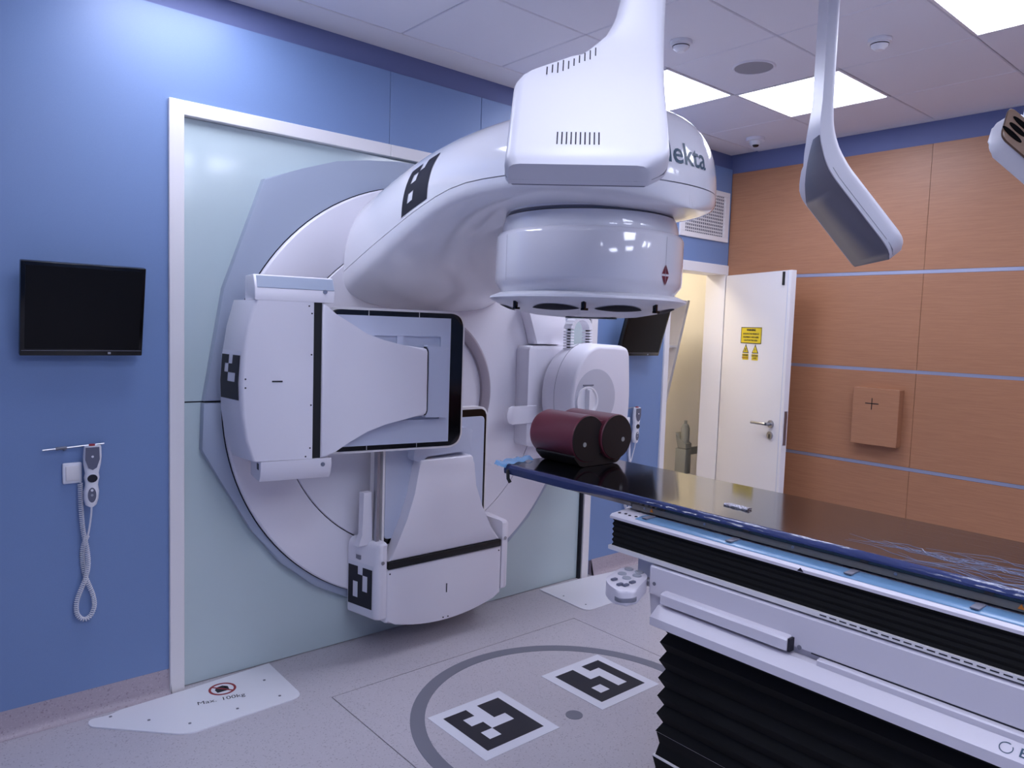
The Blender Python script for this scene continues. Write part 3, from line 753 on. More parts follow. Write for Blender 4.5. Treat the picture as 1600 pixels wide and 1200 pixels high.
link('mount_plate', prism(B(), rpoly([(2.80, 0.93), (3.14, 0.93), (3.14, 1.50), (2.80, 1.50)], 0.025), 3.10, 3.206, bev=0.006), 'satin', ks_)
link('mount_tab', prism(B(), rpoly([(2.64, 1.065), (2.86, 1.065), (2.86, 1.165), (2.64, 1.165)], [0.05, 0, 0, 0.05], 8), 3.085, 3.099, bev=0.004), 'satin', ks_)
rc = (3.055, 2.822, 1.222)
link('port_recess', lathe(B(), [(0.163, -0.0005), (0.155, -0.0018), (0.0, -0.0018)], rc, 'y', 48), 'recess', sh)
link('port_ring', lathe(B(), [(0.084, -0.002), (0.083, -0.012), (0.074, -0.012), (0.068, -0.003), (0.0, -0.003)], (2.985, 2.822, 1.208), 'y', 40), 'white', sh)
link('port_handle', prism(B(), rpoly([(2.974, 1.13), (2.997, 1.13), (2.997, 1.275), (2.974, 1.275)], 0.008), 2.790, 2.8185, bev=0.004), 'white', sh)
link('port_bracket', bx(2.95, 3.03, 2.814, 2.8195, 1.293, 1.30), 'midgrey', sh)
link('barrel_seam', lathe(B(), [(0.0, 0.0)], (0, 0, 0), 'y', 8) if 0 else tube(B(), [(cxx+(x-cxx)*1.031, 2.95, czz+(z-czz)*1.001) for x, z in Dp[2:27]], 0.0012, 5), 'midgrey', sh)
link('link_arm', prism(B(), rpoly([(2.98, 1.05), (3.20, 1.05), (3.20, 1.44), (2.98, 1.44)], 0.03), 3.03, 3.11, bev=0.01), 'satin', ks_)
link('cable_cover', prism(B(), [(2.795, 1.73), (2.845, 1.62), (2.88, 1.51), (3.12, 1.51), (3.11, 1.62), (3.10, 1.73)], 3.13, 3.206, bev=0.008), 'satin', ks_)
# energy chain loop: white links with dark gaps on a dark core
cpath = []
for i in range(7): cpath.append((2.992, 1.49+0.016*i, 0.0))
for i in range(1, 12):
    q = math.pi-i/12*math.pi; cpath.append((3.067+0.075*math.cos(q), 1.592+0.075*math.sin(q), math.pi/2-q+math.pi/2-math.pi/2))
for i in range(7): cpath.append((3.142, 1.586-0.016*i, math.pi))
link('chain_core', tube(B(), [(x, 2.985, z) for x, z, q in cpath], 0.010, 8), 'ink', ks_)
for k in range(len(cpath)):
    x, z, q = cpath[k]
    if k % 1 == 0:
        p0 = Vector(cpath[max(k-1, 0)][:2]); p1 = Vector(cpath[min(k+1, len(cpath)-1)][:2]); d_ = p1-p0
        an = math.atan2(d_.y, d_.x)
        mm = Matrix.Translation((x, 2.985, z)) @ Matrix.Rotation(-an, 4, 'Y')
        link('chain_link', bx(*((-0.0105, 0.0105) if 7 <= k <= 17 else (-0.0048, 0.0048)), -0.030, 0.030, -0.014, 0.014, bev=0.0015, seg=1, mtx=mm), 'white', ks_)

# ================================================================== COUCH
co = thing('treatment_couch', (2.187, 1.0, 0), 'white treatment couch with a glossy black film-wrapped top and black bellows', 'treatment couch')
YF = -0.25       # foot end
CX = 2.187
def mir(x): return 2*CX-x
# tabletop: rounded edge section swept along Y
sec = [(1.945, 1.048), (1.934, 1.044), (1.929, 1.035), (1.931, 1.025), (1.955, 1.006), (1.985, 1.0)]
sec = sec + [(mir(x), z) for x, z in reversed(sec)]
bm = B(); hp = []
rows = [(YF, 0), (0.2, 0), (0.7, 0), (1.2, 0), (1.7, 0), (2.1, 0), (2.2, 0.002), (2.25, 0.012), (2.28, 0.03), (2.295, 0.055), (2.30, 0.09)]
loft(bm, [[(CX+(x-CX)*(1-d/0.258), y, z) for x, z in sec] for y, d in rows])
top_o = link('tabletop', bm, 'carbon', co, ang=9)
# blue film hanging over the near edge of the top, slightly wavy
random.seed(11)
bm = B(); prev = None; Yc = [2.26-0.02*i for i in range(120)]
for i, y in enumerate(Yc):
    wv = 0.0016*math.sin(i*1.7)+0.001*random.random(); k = min(1, max(0, (y-1.45)/0.45)); dn = 0.0035+0.0185*k*k
    row = [bm.verts.new(p) for p in ((1.950, y, 1.0495), (1.936, y, 1.0475), (1.9265+wv*0.6, y, 1.040), (1.925+wv*.6, y, 1.036-dn*0.4), (1.9275+wv*.5, y, 1.036-dn))]
    if prev:
        for k2 in range(4): bm.faces.new((prev[k2], prev[k2+1], row[k2+1], row[k2]))
    prev = row
link('film_edge', bm, 'filmblue', top_o)
# crumpled cyan film at the head end
bm = B(); G = {}
for i in range(15):
    for j in range(7):
        t = i/14; x = 1.912+0.185*t; y = 2.235+0.012*j+0.06*t*0.6
        z = 1.0525+0.003*math.sin(i*1.3)*math.cos(j*1.1)+0.007*random.random()*(j/6)+0.010*t*math.sin(j*.6)
        if i == 0: z -= 0.012
        G[i, j] = bm.verts.new((x, y, z))
for i in range(14):
    for j in range(6): bm.faces.new((G[i, j], G[i+1, j], G[i+1, j+1], G[i, j+1]))
link('film_crumple', bm, 'filmcyan', top_o, ang=20)
# wrinkled film tail towards the foot: fine raised creases
for k in range(26):
    y0 = 1.0-0.06*k*random.random(); x0 = 1.955+0.22*random.random()**2; n = 14; L = 0.25+0.3*random.random()
    y0 = 0.95-0.5*random.random(); pts = [(x0+0.02*math.sin(q*0.7+k)+0.05*q/n*(random.random()-.3), y0-L*q/n, 1.0485) for q in range(n+1)]
    link('film_crease', tube(B(), pts, [0.0002+0.0004*math.sin(math.pi*q/n) for q in range(n+1)], 5), 'crease', top_o)
link('head_clip', tube(B(), [(1.925, 2.235, 1.03), (1.918, 2.225, 1.018), (1.915, 2.22, 1.0), (1.918, 2.21, 0.985)], 0.007, 8), 'black', top_o)
# side rail with studs
rail = link('side_rail', bx(1.934, 1.962, YF, 1.60, 1.004, 1.029, bev=0.002), 'railgrey', co)
link('side_rail', bx(mir(1.962), mir(1.934), YF, 1.60, 1.004, 1.029, bev=0.002), 'railgrey', co)
for y in (1.545, 1.31, 1.02, 0.745, 0.44, 0.16):
    link('stud', disc(B(), (1.934, y, 1.0165), 0.0042, -0.0015, 'x', 12), 'steel', rail)
for y in (1.515, 0.475):
    link('warning_mark', prism(B(), [(y-0.007, 1.010), (y+0.007, 1.010), (y, 1.022)], 1.9335, 1.9325, axis='x'), 'orange', rail, smooth=False)
# white top frame with a soft blue film band on it
link('top_frame', prism(B(), [(1.858, 0.978), (1.858, 0.986), (1.868, 0.993), (1.93, 0.9965), (mir(1.93), 0.9965), (mir(1.868), 0.993), (mir(1.858), 0.986), (mir(1.858), 0.978)], YF, 1.63, axis='y', bev=0.003), 'couchwhite', co)
link('film_band', prism(B(), [(1.868, 0.9936), (1.872, 0.9962), (1.90, 0.9985), (1.93, 0.9992), (1.93, 0.9967), (1.87, 0.9934)], YF, 1.53, axis='y'), 'filmband', co)
for y in (1.50, 1.19, 0.84, 0.55, 0.2):
    link('clamp', bx(1.878, 1.925, y-0.010, y+0.010, 0.999, 1.003, bev=0.001), 'midgrey', co)
link('warning_mark', prism(B(), [(0.955-0.009, 0.980), (0.955+0.009, 0.980), (0.955, 0.990)], 1.8578, 1.8568, axis='x'), 'ink', co, smooth=False)
for i in range(5):
    link('key', disc(B(), (1.885+0.006*(i % 2), 1.61-0.022*i, 0.9945), 0.005, 0.002, 'z', 12), 'ink', co)
# upper bellows: horizontal pleats
def bellows(x0, x1, y0, y1, z0, z1, n, amp, name, parent, mt='bellows'):
    secs = []
    for i in range(2*n+1):
        z = z1-(z1-z0)*i/(2*n); a = 0 if i % 2 == 0 else amp
        secs.append([(x0+a-amp, y0+a-amp if 0 else y0, z), (x1-a+amp, y0, z), (x1-a+amp, y1-a+amp, z), (x0+a-amp, y1-a+amp, z)])
    return link(name, loft(B(), secs), mt, parent, smooth=False)
bellows(1.868, mir(1.868), YF+0.02, 1.617, 0.888, 0.977, 5, 0.004, 'upper_bellows', co)
link('bellows_ledge', prism(B(), [(1.856, 0.8875), (1.856, 0.874), (1.872, 0.868), (mir(1.872), 0.868), (mir(1.856), 0.874), (mir(1.856), 0.8875)], YF, 1.63, axis='y', bev=0.003), 'cream', co)
for i in range(26):
    y = 0.885-0.026*i; link('vent_slot', bx(1.8552, 1.857, y-0.009, y+0.009, 0.8803, 0.8832), 'ink', co)
link('under_block', bx(1.93, mir(1.93), 0.2, 1.56, 0.79, 0.8675, bev=0.004), 'pale', co)
# main beam
beam = [(1.862, 0.8672), (1.856, 0.861), (1.856, 0.775), (1.870, 0.770), (1.870, 0.70), (mir(1.870), 0.70), (mir(1.870), 0.770), (mir(1.856), 0.775), (mir(1.856), 0.861), (mir(1.862), 0.8672)]
link('side_beam', prism(B(), beam, YF, 1.452, axis='y', bev=0.006), 'couchwhite', co, ang=20)
link('handle_bar', prism(B(), [(1.8555, 0.802), (1.834, 0.800), (1.828, 0.794), (1.828, 0.766), (1.8555, 0.762)], 0.965, 1.385, axis='y', bev=0.003), 'couchwhite', co)
link('handle_end', bx(1.832, 1.8555, 0.958, 0.9645, 0.764, 0.799), 'ink', co)
for y, z in ((1.395, 0.787), (0.943, 0.777), (1.43, 0.81)):
    link('bolt', disc(B(), (1.856, y, z), 0.006, -0.002, 'x', 12), 'midgrey', co)
ledge = [(1.869, 0.755), (1.838, 0.755), (1.800, 0.7275), (1.800, 0.702), (1.822, 0.697), (1.869, 0.697)]
link('lower_ledge', prism(B(), ledge, YF, 1.40, axis='y', bev=0.003), 'couchwhite', co, ang=15)
lg2 = link('upper_ledge', prism(B(), [(1.869, 0.7705), (1.8395, 0.7705), (1.836, 0.7675), (1.836, 0.754), (1.869, 0.754)], YF, 0.8845, axis='y'), 'couchwhite', co, ang=15)
link('ledge_gap', bx(1.8555, 1.8562, YF, 0.91, 0.7712, 0.7745), 'ink', co)
link('far_ledge', prism(B(), [(mir(x), z) for x, z in ledge], YF, 1.40, axis='y', bev=0.004), 'couchwhite', co)
# lettering on the sloped ledge (continues out of the picture towards the foot)
nx = Vector((-(0.757-0.729), 0, 0.022)).normalized(); upv = Vector((0.022, 0, 0.028)).normalized()
nx = Vector((-0.0275, 0, 0.038)).normalized(); upv = Vector((0.038, 0, 0.0275)).normalized()
pl0 = Vector((1.818, 0, 0.7405))+nx*0.0010
me = text_mesh('ELEKTA', 0.030, 0.0004); me.transform(frame_mtx(pl0+Vector((0, 0.377, 0)), (0, -1, 0), upv)); link('lettering', me, 'teal', lg2, smooth=False)
bm = B(); mmx = frame_mtx(pl0+Vector((0, 0.452, 0)), (0, -1, 0), upv)
ra = [R(60+330*i/30) for i in range(31)]
for a, b in zip(ra, ra[1:]):
    bm.faces.new([bm.verts.new(mmx @ Vector((rr*math.cos(q), rr*math.sin(q), 0))) for rr, q in ((0.0135, a), (0.0135, b), (0.0115, b), (0.0115, a))])
link('emblem', bm, 'teal', lg2, smooth=False)
# lower bellows, with pale edging on the bottom folds
lb = bellows(1.862, mir(1.862), YF+0.05, 1.375, 0.35, 0.695, 6, 0.016, 'lower_bellows', co)
for k, (z1, z0) in enumerate(((0.347, 0.272), (0.267, 0.19), (0.185, 0.105), (0.10, 0.012))):
    e_ = 0.006*k
    bellows(1.858-e_, mir(1.858-e_), YF+0.05, 1.382+e_, z0, z1, 1, 0.008, 'bellows_stage', co)
    link('stage_edging', bx(1.849-e_, mir(1.849-e_), YF+0.05, 1.390+e_, z1+0.0003, z1+0.0045), 'cream', co)
# hand controller on the near head-end corner
cm = frame_mtx(Vector((1.80, 1.505, 0.815)), Vector((0.80, -0.60, 0)), Vector((0.60, 0.80, 0)))
pad = rpoly([(-0.105, -0.045), (-0.085, -0.066), (-0.03, -0.072), (0.075, -0.03), (0.078, 0.045), (0.03, 0.070), (-0.06, 0.062), (-0.10, 0.03)], 0.02, 5)
cm = Matrix.Translation((1.815, 1.525, 0.812))
def P2(a): return [(x, y) for x, y in a]
shape = rpoly([(1.742, 1.50), (1.735, 1.435), (1.765, 1.415), (1.862, 1.462), (1.885, 1.50), (1.885, 1.575), (1.86, 1.585), (1.79, 1.565)], [0.03, 0.02, 0.03, 0.02, 0.02, 0.015, 0.02, 0.03], 5)
shape = rpoly([(1.70, 1.48), (1.685, 1.425), (1.725, 1.40), (1.86, 1.46), (1.885, 1.49), (1.885, 1.565), (1.86, 1.572), (1.74, 1.535)], [0.03, 0.02, 0.03, 0.02, 0.02, 0.015, 0.02, 0.03], 5)
hc = link('hand_controller', prism(B(), shape, 0.776, 0.822, axis='z', bev=0.008, seg=3), 'couchwhite', co)
link('grip', prism(B(), rpoly([(1.692, 1.452), (1.6835, 1.4245), (1.7245, 1.3985), (1.745, 1.407)], [0.004, 0.02, 0.02, 0.004]), 0.787, 0.800, axis='z', bev=0.002), 'midgrey', hc)
link('neck', tube(B(), [(1.862, 1.505, 0.80), (1.875, 1.475, 0.80), (1.885, 1.453, 0.80)], 0.014, 12), 'steel', hc)
for x, y in ((1.815, 1.528), (1.868, 1.545), (1.872, 1.505), (1.795, 1.492), (1.84, 1.488)):
    link('button', disc(B(), (x, y, 0.822), 0.0145, 0.004, 'z', 20, bev=0.0015), 'btn', hc)
for x, y in ((1.748, 1.503), (1.728, 1.462), (1.738, 1.447), (1.775, 1.452)):
    link('rocker', bx(x-0.011, x+0.011, y-0.006, y+0.006, 0.822, 0.829, bev=0.002), 'keypad', hc)

# ================================================================== PHANTOM AND PACKET ON THE COUCH
ph = thing('two_lobed_phantom', (2.23, 2.15, 1.049), 'maroon two-lobed cylindrical test phantom lying at the head of the couch', 'phantom')
YP0, YP1, ZP0 = 2.025, 2.31, 1.163
for nm, cx, rr, y0 in (('near', 2.185, 0.096, YP0+0.018), ('far', 2.335, 0.094, YP0)):
    lobe = link('lobe', lathe(B(), [(0.0, y0+0.002), (rr-0.004, y0+0.002), (rr, y0+0.006), (rr, YP1-0.03), (rr-0.008, YP1-0.01), (rr-0.03, YP1), (0, YP1)], (cx, 0, ZP0), 'y', 56), 'maroon', ph)
    link('end_face', lathe(B(), [(rr-0.003, y0+0.0018), (rr-0.004, y0), (0.0, y0)], (cx, 0, ZP0), 'y', 56), 'phdark', lobe)
    dx, dzz = ((-0.024, -0.022) if nm == 'near' else (0.036, -0.012))
    link('plug', disc(B(), (cx+dx, y0, ZP0+dzz), 0.0095, -0.0015, 'y', 20), 'dot', lobe)
link('bridge', prism(B(), [(2.185, 1.10), (2.185, 1.240), (2.225, 1.240), (2.26, 1.228), (2.295, 1.238), (2.335, 1.236), (2.335, 1.10)], YP0+0.02, YP1-0.012, axis='y', bev=0.003), 'maroon', ph)
link('cradle', prism(B(), rpoly([(2.15, 1.0495), (2.37, 1.0495), (2.42, 1.10), (2.26, 1.095), (2.10, 1.10)], 0.02), YP0+0.024, YP1-0.035, axis='y', bev=0.003), 'phdark', ph)

bm = B(); G = {}
random.seed(3)
for i in range(9):
    for j in range(4):
        x = 2.085+0.028*j/3.0-0.002*i*0.3; y = 1.345-0.088*i/8
        G[i, j] = bm.verts.new((x, y, 1.050+(0.004 if 0 < j < 3 else 0.001)+0.003*random.random()))
for i in range(8):
    for j in range(3): bm.faces.new((G[i, j], G[i+1, j], G[i+1, j+1], G[i, j+1]))
b2 = bm.verts[:]
ret = bmesh.ops.extrude_face_region(bm, geom=bm.faces[:])
for v in [q for q in ret['geom'] if isinstance(q, bmesh.types.BMVert)]: v.co.z = 1.0488
link('foil_packet', bm, 'foil', None, 'small crumpled foil packet lying on the black couch top', 'packet', smooth=False)

# ================================================================== HANGING SURFACE SCANNERS
def scanner(name, A, e, inw, z0, label, white_front, ceil_to=ZC, dz=0.0, n_slots=True):
    """A near bottom corner, e width direction, inw horizontal direction of the upper part"""
    t = thing(name, (A[0]+inw[0]*0.29+e[0]*0.06, A[1]+inw[1]*0.29+e[1]*0.06, ceil_to), label, 'scanner', 'hanging surface scanners')
    e = Vector((*e, 0)).normalized(); inw = Vector((*inw, 0)).normalized(); A = Vector((A[0], A[1], z0))
    ph0 = R(40)
    # centre path in (h, z) with arc length
    path = []; h = z = 0.0; v = 0.0; ds = 0.01; ang = ph0
    while z < ceil_to-z0-1e-6 and len(path) < 400:
        path.append((v, h, z, ang))
        if v > 0.34: ang = max(0, ph0*(1-(v-0.34)/0.24))
        h += ds*math.sin(ang); z += ds*math.cos(ang); v += ds
    zmax = path[-1][2]
    T = 0.075
    def u_lo(v): return 0.0 if v > 0.08 else 0.08-math.sqrt(max(0.0064-(0.08-v)**2, 0))
    far = [(0.0, 0.392), (0.004, 0.400), (0.010, 0.406), (0.018, 0.41), (0.05, 0.41), (0.33, 0.41), (0.36, 0.403), (0.385, 0.385), (0.41, 0.345), (0.45, 0.27), (0.49, 0.205), (0.53, 0.165), (0.58, 0.138), (0.65, 0.122), (0.8, 0.118), (3, 0.118)]
    def pt(v, u, s):      # s: +1 back (outside) ... -1 front
        k = min(int(v/ds), len(path)-1); _, h, z, an = path[k]
        nrm = -inw*math.cos(an)+Vector((0, 0, math.sin(an)))       # outward back normal
        return A+e*u+inw*h+Vector((0, 0, z))+nrm*(s*T/2)
    secs = []; vv = [0.0, 0.004, 0.01, 0.02, 0.03, 0.04, 0.05]+[0.05+0.02*i for i in range(1, 40)]
    vv = [v for v in vv if v < path[-1][0]]+[path[-1][0]]
    for v in vv:
        a, b = u_lo(v), interp(v, far); r = min(0.03, (b-a)*0.3)
        thin = 1.0 if v < 0.40 else max(0.62, 1-(v-0.40)*1.6)
        pr = [(a, -1), (b, -1), (b, 0.1), (b-r*0.12, 0.55), (b-r*0.45, 0.88), (b-r, 1.0), (a+r, 1.0), (a+r*0.45, 0.88), (a+r*0.12, 0.55), (a, 0.1)]
        lowk = 1.0
        if v < 0.05: lowk = 0.35+0.65*math.sqrt(max(0, 1-(1-v/0.05)**2))
        secs.append([pt(v, u, (s if s < 0.1 else 0.1+(s-0.1)*lowk)*(thin if s > 0 else thin)) for u, s in pr])
    ob = link('housing', loft(B(), secs), 'scanwhite', t, ang=40)
    # front panel, a separate plate
    secs = []; vf = [0.006, 0.012, 0.025, 0.045]+[0.06+0.02*i for i in range(24)]
    for v in vf:
        a, b = u_lo(v)+0.008, min(interp(v, far)-0.008, interp(v, [(0.0, 0.40), (0.33, 0.40), (0.56, 0.014), (3, 0.014)]))
        if b-a < 0.004: continue
        th_ = 1.0 if v < 0.40 else max(0.62, 1-(v-0.40)*1.6)
        secs.append([pt(v, a, -1.01*th_), pt(v, b, -1.01*th_), pt(v, b-0.004, -1.08*th_), pt(v, a+0.004, -1.08*th_)])
    fp = link('front_panel', loft(B(), secs), 'frontgrey' if not white_front else 'white', t)
    secs = []
    for v in [0.0, 0.003, 0.01, 0.02, 0.035, 0.05]+[0.08+0.04*i for i in range(9)]:
        a, b = u_lo(v)-0.0008, interp(v, far)+0.0008
        secs.append([pt(v, a, -0.66), pt(v, b, -0.66), pt(v, b, -0.62), pt(v, a, -0.62)])
    link('shell_seam', loft(B(), secs), 'midgrey', ob)
    if n_slots:
        for i in range(10):
            u = 0.178+0.0115*i
            q = [pt(0.065, u-0.0017, 1.012), pt(0.065, u+0.0017, 1.012), pt(0.112, u+0.0017, 1.012), pt(0.112, u-0.0017, 1.012)]
            bm = B(); bm.faces.new([bm.verts.new(p) for p in q]); ret = bmesh.ops.extrude_face_region(bm, geom=bm.faces[:])
            link('vent_slot', bm, 'ink', ob, smooth=False)
        for i in range(10):
            u = 0.19+0.0145*i; vt = 0.0
            # height of the sloping edge at this u
            for q_ in range(330, 640):
                if interp(q_/1000, far) <= u+0.006: vt = q_/1000; break
            k_ = 1.0 if vt < 0.42 else max(0.62, 1-(vt-0.42)*1.6)
            q = [pt(vt-0.058, u-0.0017, 1.06*k_), pt(vt-0.058, u+0.0017, 1.06*k_), pt(vt-0.014, u+0.0017, 1.0*k_), pt(vt-0.014, u-0.0017, 1.0*k_)]
            bm = B(); bm.faces.new([bm.verts.new(p) for p in q]); link('vent_slot', bm, 'ink', ob, smooth=False)
    k = path[-1]; base = A+inw*k[1]+e*0.059
    link('ceiling_flange', disc(B(), (base.x, base.y, ceil_to-0.012), 0.10, 0.0115, 'z', 32), 'white', t)
    return t, pt
s2_ = math.sqrt(0.5)
scanner('surface_scanner', (1.494, 1.16), (-s2_, s2_), (s2_, s2_), 1.985, 'large white hanging scanner seen from behind, with dark vent slots', False)
scanner('surface_scanner', (2.880, 1.16), (s2_, s2_), (-s2_, s2_), 1.925, 'grey-faced hanging scanner on a curved ceiling arm before the wood wall', False)

# third unit at the right edge of the picture
t3 = thing('ceiling_projector', (2.62, 0.62, ZC), 'white ceiling unit with a brown face and three dark windows at the right edge', 'projector')
P1 = Vector((2.515, 0.75, 2.285)); P2_ = Vector((2.477, 0.755, 2.193))
ln = Vector((0.11, -0.10, -0.115)).normalized(); shv = (P2_-P1); sh_n = shv.normalized()
nf = ln.cross(sh_n).normalized()
if nf.dot(Vector((0, 0, 1.6))-P1) < 0: nf = -nf
mm3 = frame_mtx(P1, ln, -sh_n)
zdir = 1 if (mm3.to_3x3() @ Vector((0, 0, 1))).dot(nf) > 0 else -1
W3, H3 = 0.26, shv.length
bm = B(); prism(bm, rpoly([(0, -H3), (W3, -H3), (W3, 0), (0, 0)], 0.02), 0, -zdir*0.008, axis='z', bev=0.002, mtx=mm3); fc = link('face_plate', bm, 'brownface', t3)
for i in range(3):
    c = (0.055-0.012*i, -0.022-0.0245*i); L = (0.036, 0.030, 0.036)[i]
    pts = [(c[0]+L*math.cos(a), c[1]+0.0085*math.sin(a)) for a in [2*math.pi*q/20 for q in range(20)]]
    bm = B(); prism(bm, pts, zdir*0.0002, zdir*0.0015, axis='z', mtx=mm3); link('window', bm, 'void', fc)
bm = B(); prism(bm, rpoly([(0.02, -H3+0.006), (W3+0.01, -H3+0.006), (W3+0.01, 0.012), (0.02, 0.012)], 0.03), -zdir*0.0085, -zdir*0.09, axis='z', bev=0.012, mtx=mm3); link('housing', bm, 'white', t3)
bm = B(); prism(bm, rpoly([(0.085, -H3-0.004), (0.20, -H3-0.004), (0.20, -H3+0.05), (0.105, -H3+0.05)], 0.02), zdir*0.0005, zdir*0.03, axis='z', bev=0.008, mtx=mm3); link('lens_cover', bm, 'white', t3)
q0 = mm3 @ Vector((0.14, -0.03, -zdir*0.06))
link('ceiling_post', tube(B(), [q0, (q0.x+0.01, q0.y-0.01, q0.z+0.15), (q0.x+0.01, q0.y-0.01, ZC-0.0005)], 0.03, 16), 'white', t3)

# ================================================================== CEILING FITTINGS
def smoke(name, c, label):
    t = thing(name, c, label, 'smoke detector', 'round ceiling detectors')
    link('base', disc(B(), (c[0], c[1], c[2]-0.016), 0.05, 0.0158, 'z', 32, bev=0), 'white', t)
    link('sensor_head', lathe(B(), [(0.0, -0.05), (0.018, -0.048), (0.026, -0.04), (0.034, -0.034), (0.04, -0.0165), (0, -0.0165)], c, 'z', 32), 'white', t)
    link('sensor_slot', lathe(B(), [(0.0385, -0.026), (0.0392, -0.022)], c, 'z', 32), 'ink', t)
smoke('smoke_detector', (2.86, 2.20, ZC), 'white ceiling detector peeping out right of the large white scanner')
smoke('smoke_detector', (3.45, 1.56, ZC), 'white ceiling detector between the hanging arm and the right light panel')
t = thing('ceiling_speaker', (3.38, 2.145, ZC), 'round grey flush loudspeaker grille in the ceiling', 'loudspeaker')
link('grille', disc(B(), (3.38, 2.145, ZC-0.004), 0.092, 0.0035, 'z', 40), 'speaker', t)
link('rim', lathe(B(), [(0.0925, -0.0002), (0.094, -0.006), (0.102, -0.006), (0.106, -0.0002)], (3.38, 2.145, ZC), 'z', 40), 'tile', t)
t = thing('dome_camera', (4.59, 2.87, ZC), 'white dome camera with a dark lens in the ceiling corner', 'camera')
link('base', disc(B(), (4.59, 2.87, ZC-0.022), 0.06, 0.0218, 'z', 32, bev=0), 'white', t)
link('dome', lathe(B(), [(0.0, -0.062), (0.02, -0.058), (0.034, -0.045), (0.04, -0.0225), (0, -0.0225)], (4.59, 2.87, ZC), 'z', 32), 'white', t)
link('lens', lathe(B(), [(0.0, -0.066), (0.016, -0.062), (0.022, -0.052), (0.0, -0.046)], (4.578, 2.858, ZC), 'z', 24), 'gblack', t)

# ventilation grille above the doorway
t = thing('wall_vent', (4.58, WY, 2.28), 'white ventilation grille on the blue wall above the doorway', 'vent')
bm = B()
vx0, vx1, vz0, vz1 = 4.30, 4.888, 2.282, 2.646
for a in ((vx0, vx1, vz0, vz0+0.035), (vx0, vx1, vz1-0.035, vz1), (vx0, vx0+0.06, vz0+0.035, vz1-0.035), (vx1-0.06, vx1, vz0+0.035, vz1-0.035)):
    box(bm, a[0], a[1], WY-0.014, WY-0.0002, a[2], a[3], bev=0.002, seg=1)
link('frame', bm, 'cream', t)
link('duct', bx(vx0+0.06, vx1-0.06, WY-0.003, WY-0.0003, vz0+0.035, vz1-0.035), 'midgrey', t)
nsl = 12; me0 = None
for i in range(nsl):
    z = vz0+0.05+i*(vz1-vz0-0.10)/(nsl-1)
    o = link('slat', bx(vx0+0.061, vx1-0.061, WY-0.011, WY-0.0035, z-0.0035, z+0.0035), 'cream', t, smooth=False)
for i in range(20):
    x = vx0+0.075+i*(vx1-vx0-0.15)/19
    link('slat', bx(x-0.003, x+0.003, WY-0.0125, WY-0.0112, vz0+0.036, vz1-0.036), 'cream', t, smooth=False)

# ================================================================== WALL FITTINGS
def monitor(loc, wd, ht, tilt, label, toff=0.0):
    """loc: middle of the lower edge of the screen front"""
    t = thing('wall_monitor', (loc[0], WY, loc[2]), label, 'monitor', 'black wall monitors')
    mm = Matrix.Translation(loc) @ Matrix.Rotation(tilt, 4, 'X')
    cs = link('casing', bx(-wd/2, wd/2, 0.0, 0.03, 0, ht, bev=0.004, mtx=mm), 'gblack', t)
    link('screen', bx(-wd/2+0.014, wd/2-0.014, -0.0012, -0.0002, 0.026, ht-0.014, mtx=mm), 'screen', t, smooth=False)
    link('lower_line', bx(-wd/2+0.005, wd/2-0.005, -0.0012, -0.0002, 0.0195, 0.0212, mtx=mm), 'midgrey', cs)
    link('power_key', bx(wd*0.2, wd*0.2+0.010, -0.0016, -0.0002, 0.007, 0.015, mtx=mm), 'btn', cs)
    p = mm @ Vector((0, 0.031, ht*0.5)); 
    bm = bx(-0.05, 0.05, 0.0302, 0.045, ht*0.5-0.05, ht*0.5+0.05, mtx=mm); link('back_plate', bm, 'black', t)
    link('wall_arm', tube(B(), [mm @ Vector((0, 0.044, ht*.5)), (loc[0], WY-0.004, loc[2]+ht*0.45)], 0.02, 10), 'black', t)
    link('wall_plate', bx(loc[0]-0.06, loc[0]+0.06, WY-0.006, WY-0.0003, loc[2]+ht*.45-0.06, loc[2]+ht*.45+0.06), 'black', t)
monitor((0.613, 3.185, 1.44), 0.408, 0.345, R(11), 'black switched-off monitor on the blue wall left of the machine')
monitor((3.835, 3.17, 1.44), 0.408, 0.345, R(16), 'black switched-off monitor on the blue wall beside the doorway')

def coil(bm, pts, rc, rw, turns, n=9):
    # helix round a polyline
    P = [Vector(p) for p in pts]; L = [0]
    for a, b in zip(P, P[1:]): L.append(L[-1]+(b-a).length)
    N = turns*n; out = []
    for i in range(N+1):
        s = L[-1]*i/N; k = 0
        while k < len(P)-2 and L[k+1] < s: k += 1
        f = (s-L[k])/max(1e-9, L[k+1]-L[k]); c = P[k].lerp(P[k+1], f); tg_ = (P[k+1]-P[k]).normalized()
        x = Vector((0, 1, 0)); x = (x-tg_*x.dot(tg_)).normalized(); y = tg_.cross(x); a = 2*math.pi*i/n
        out.append(c+(x*math.cos(a)+y*math.sin(a))*rc)
    return tube(bm, out, rw, 5)
def spline(cp, n=10):
    out = []; P = [Vector(p) for p in cp]; P = [P[0]*2-P[1]]+P+[P[-1]*2-P[-2]]
    for i in range(1, len(P)-2):
        for k in range(n):
            t = k/n; a, b, c, d = P[i-1:i+3]
            out.append(0.5*((2*b)+(c-a)*t+(2*a-5*b+4*c-d)*t*t+(3*b-a-3*c+d)*t**3))
    out.append(P[-2]); return out
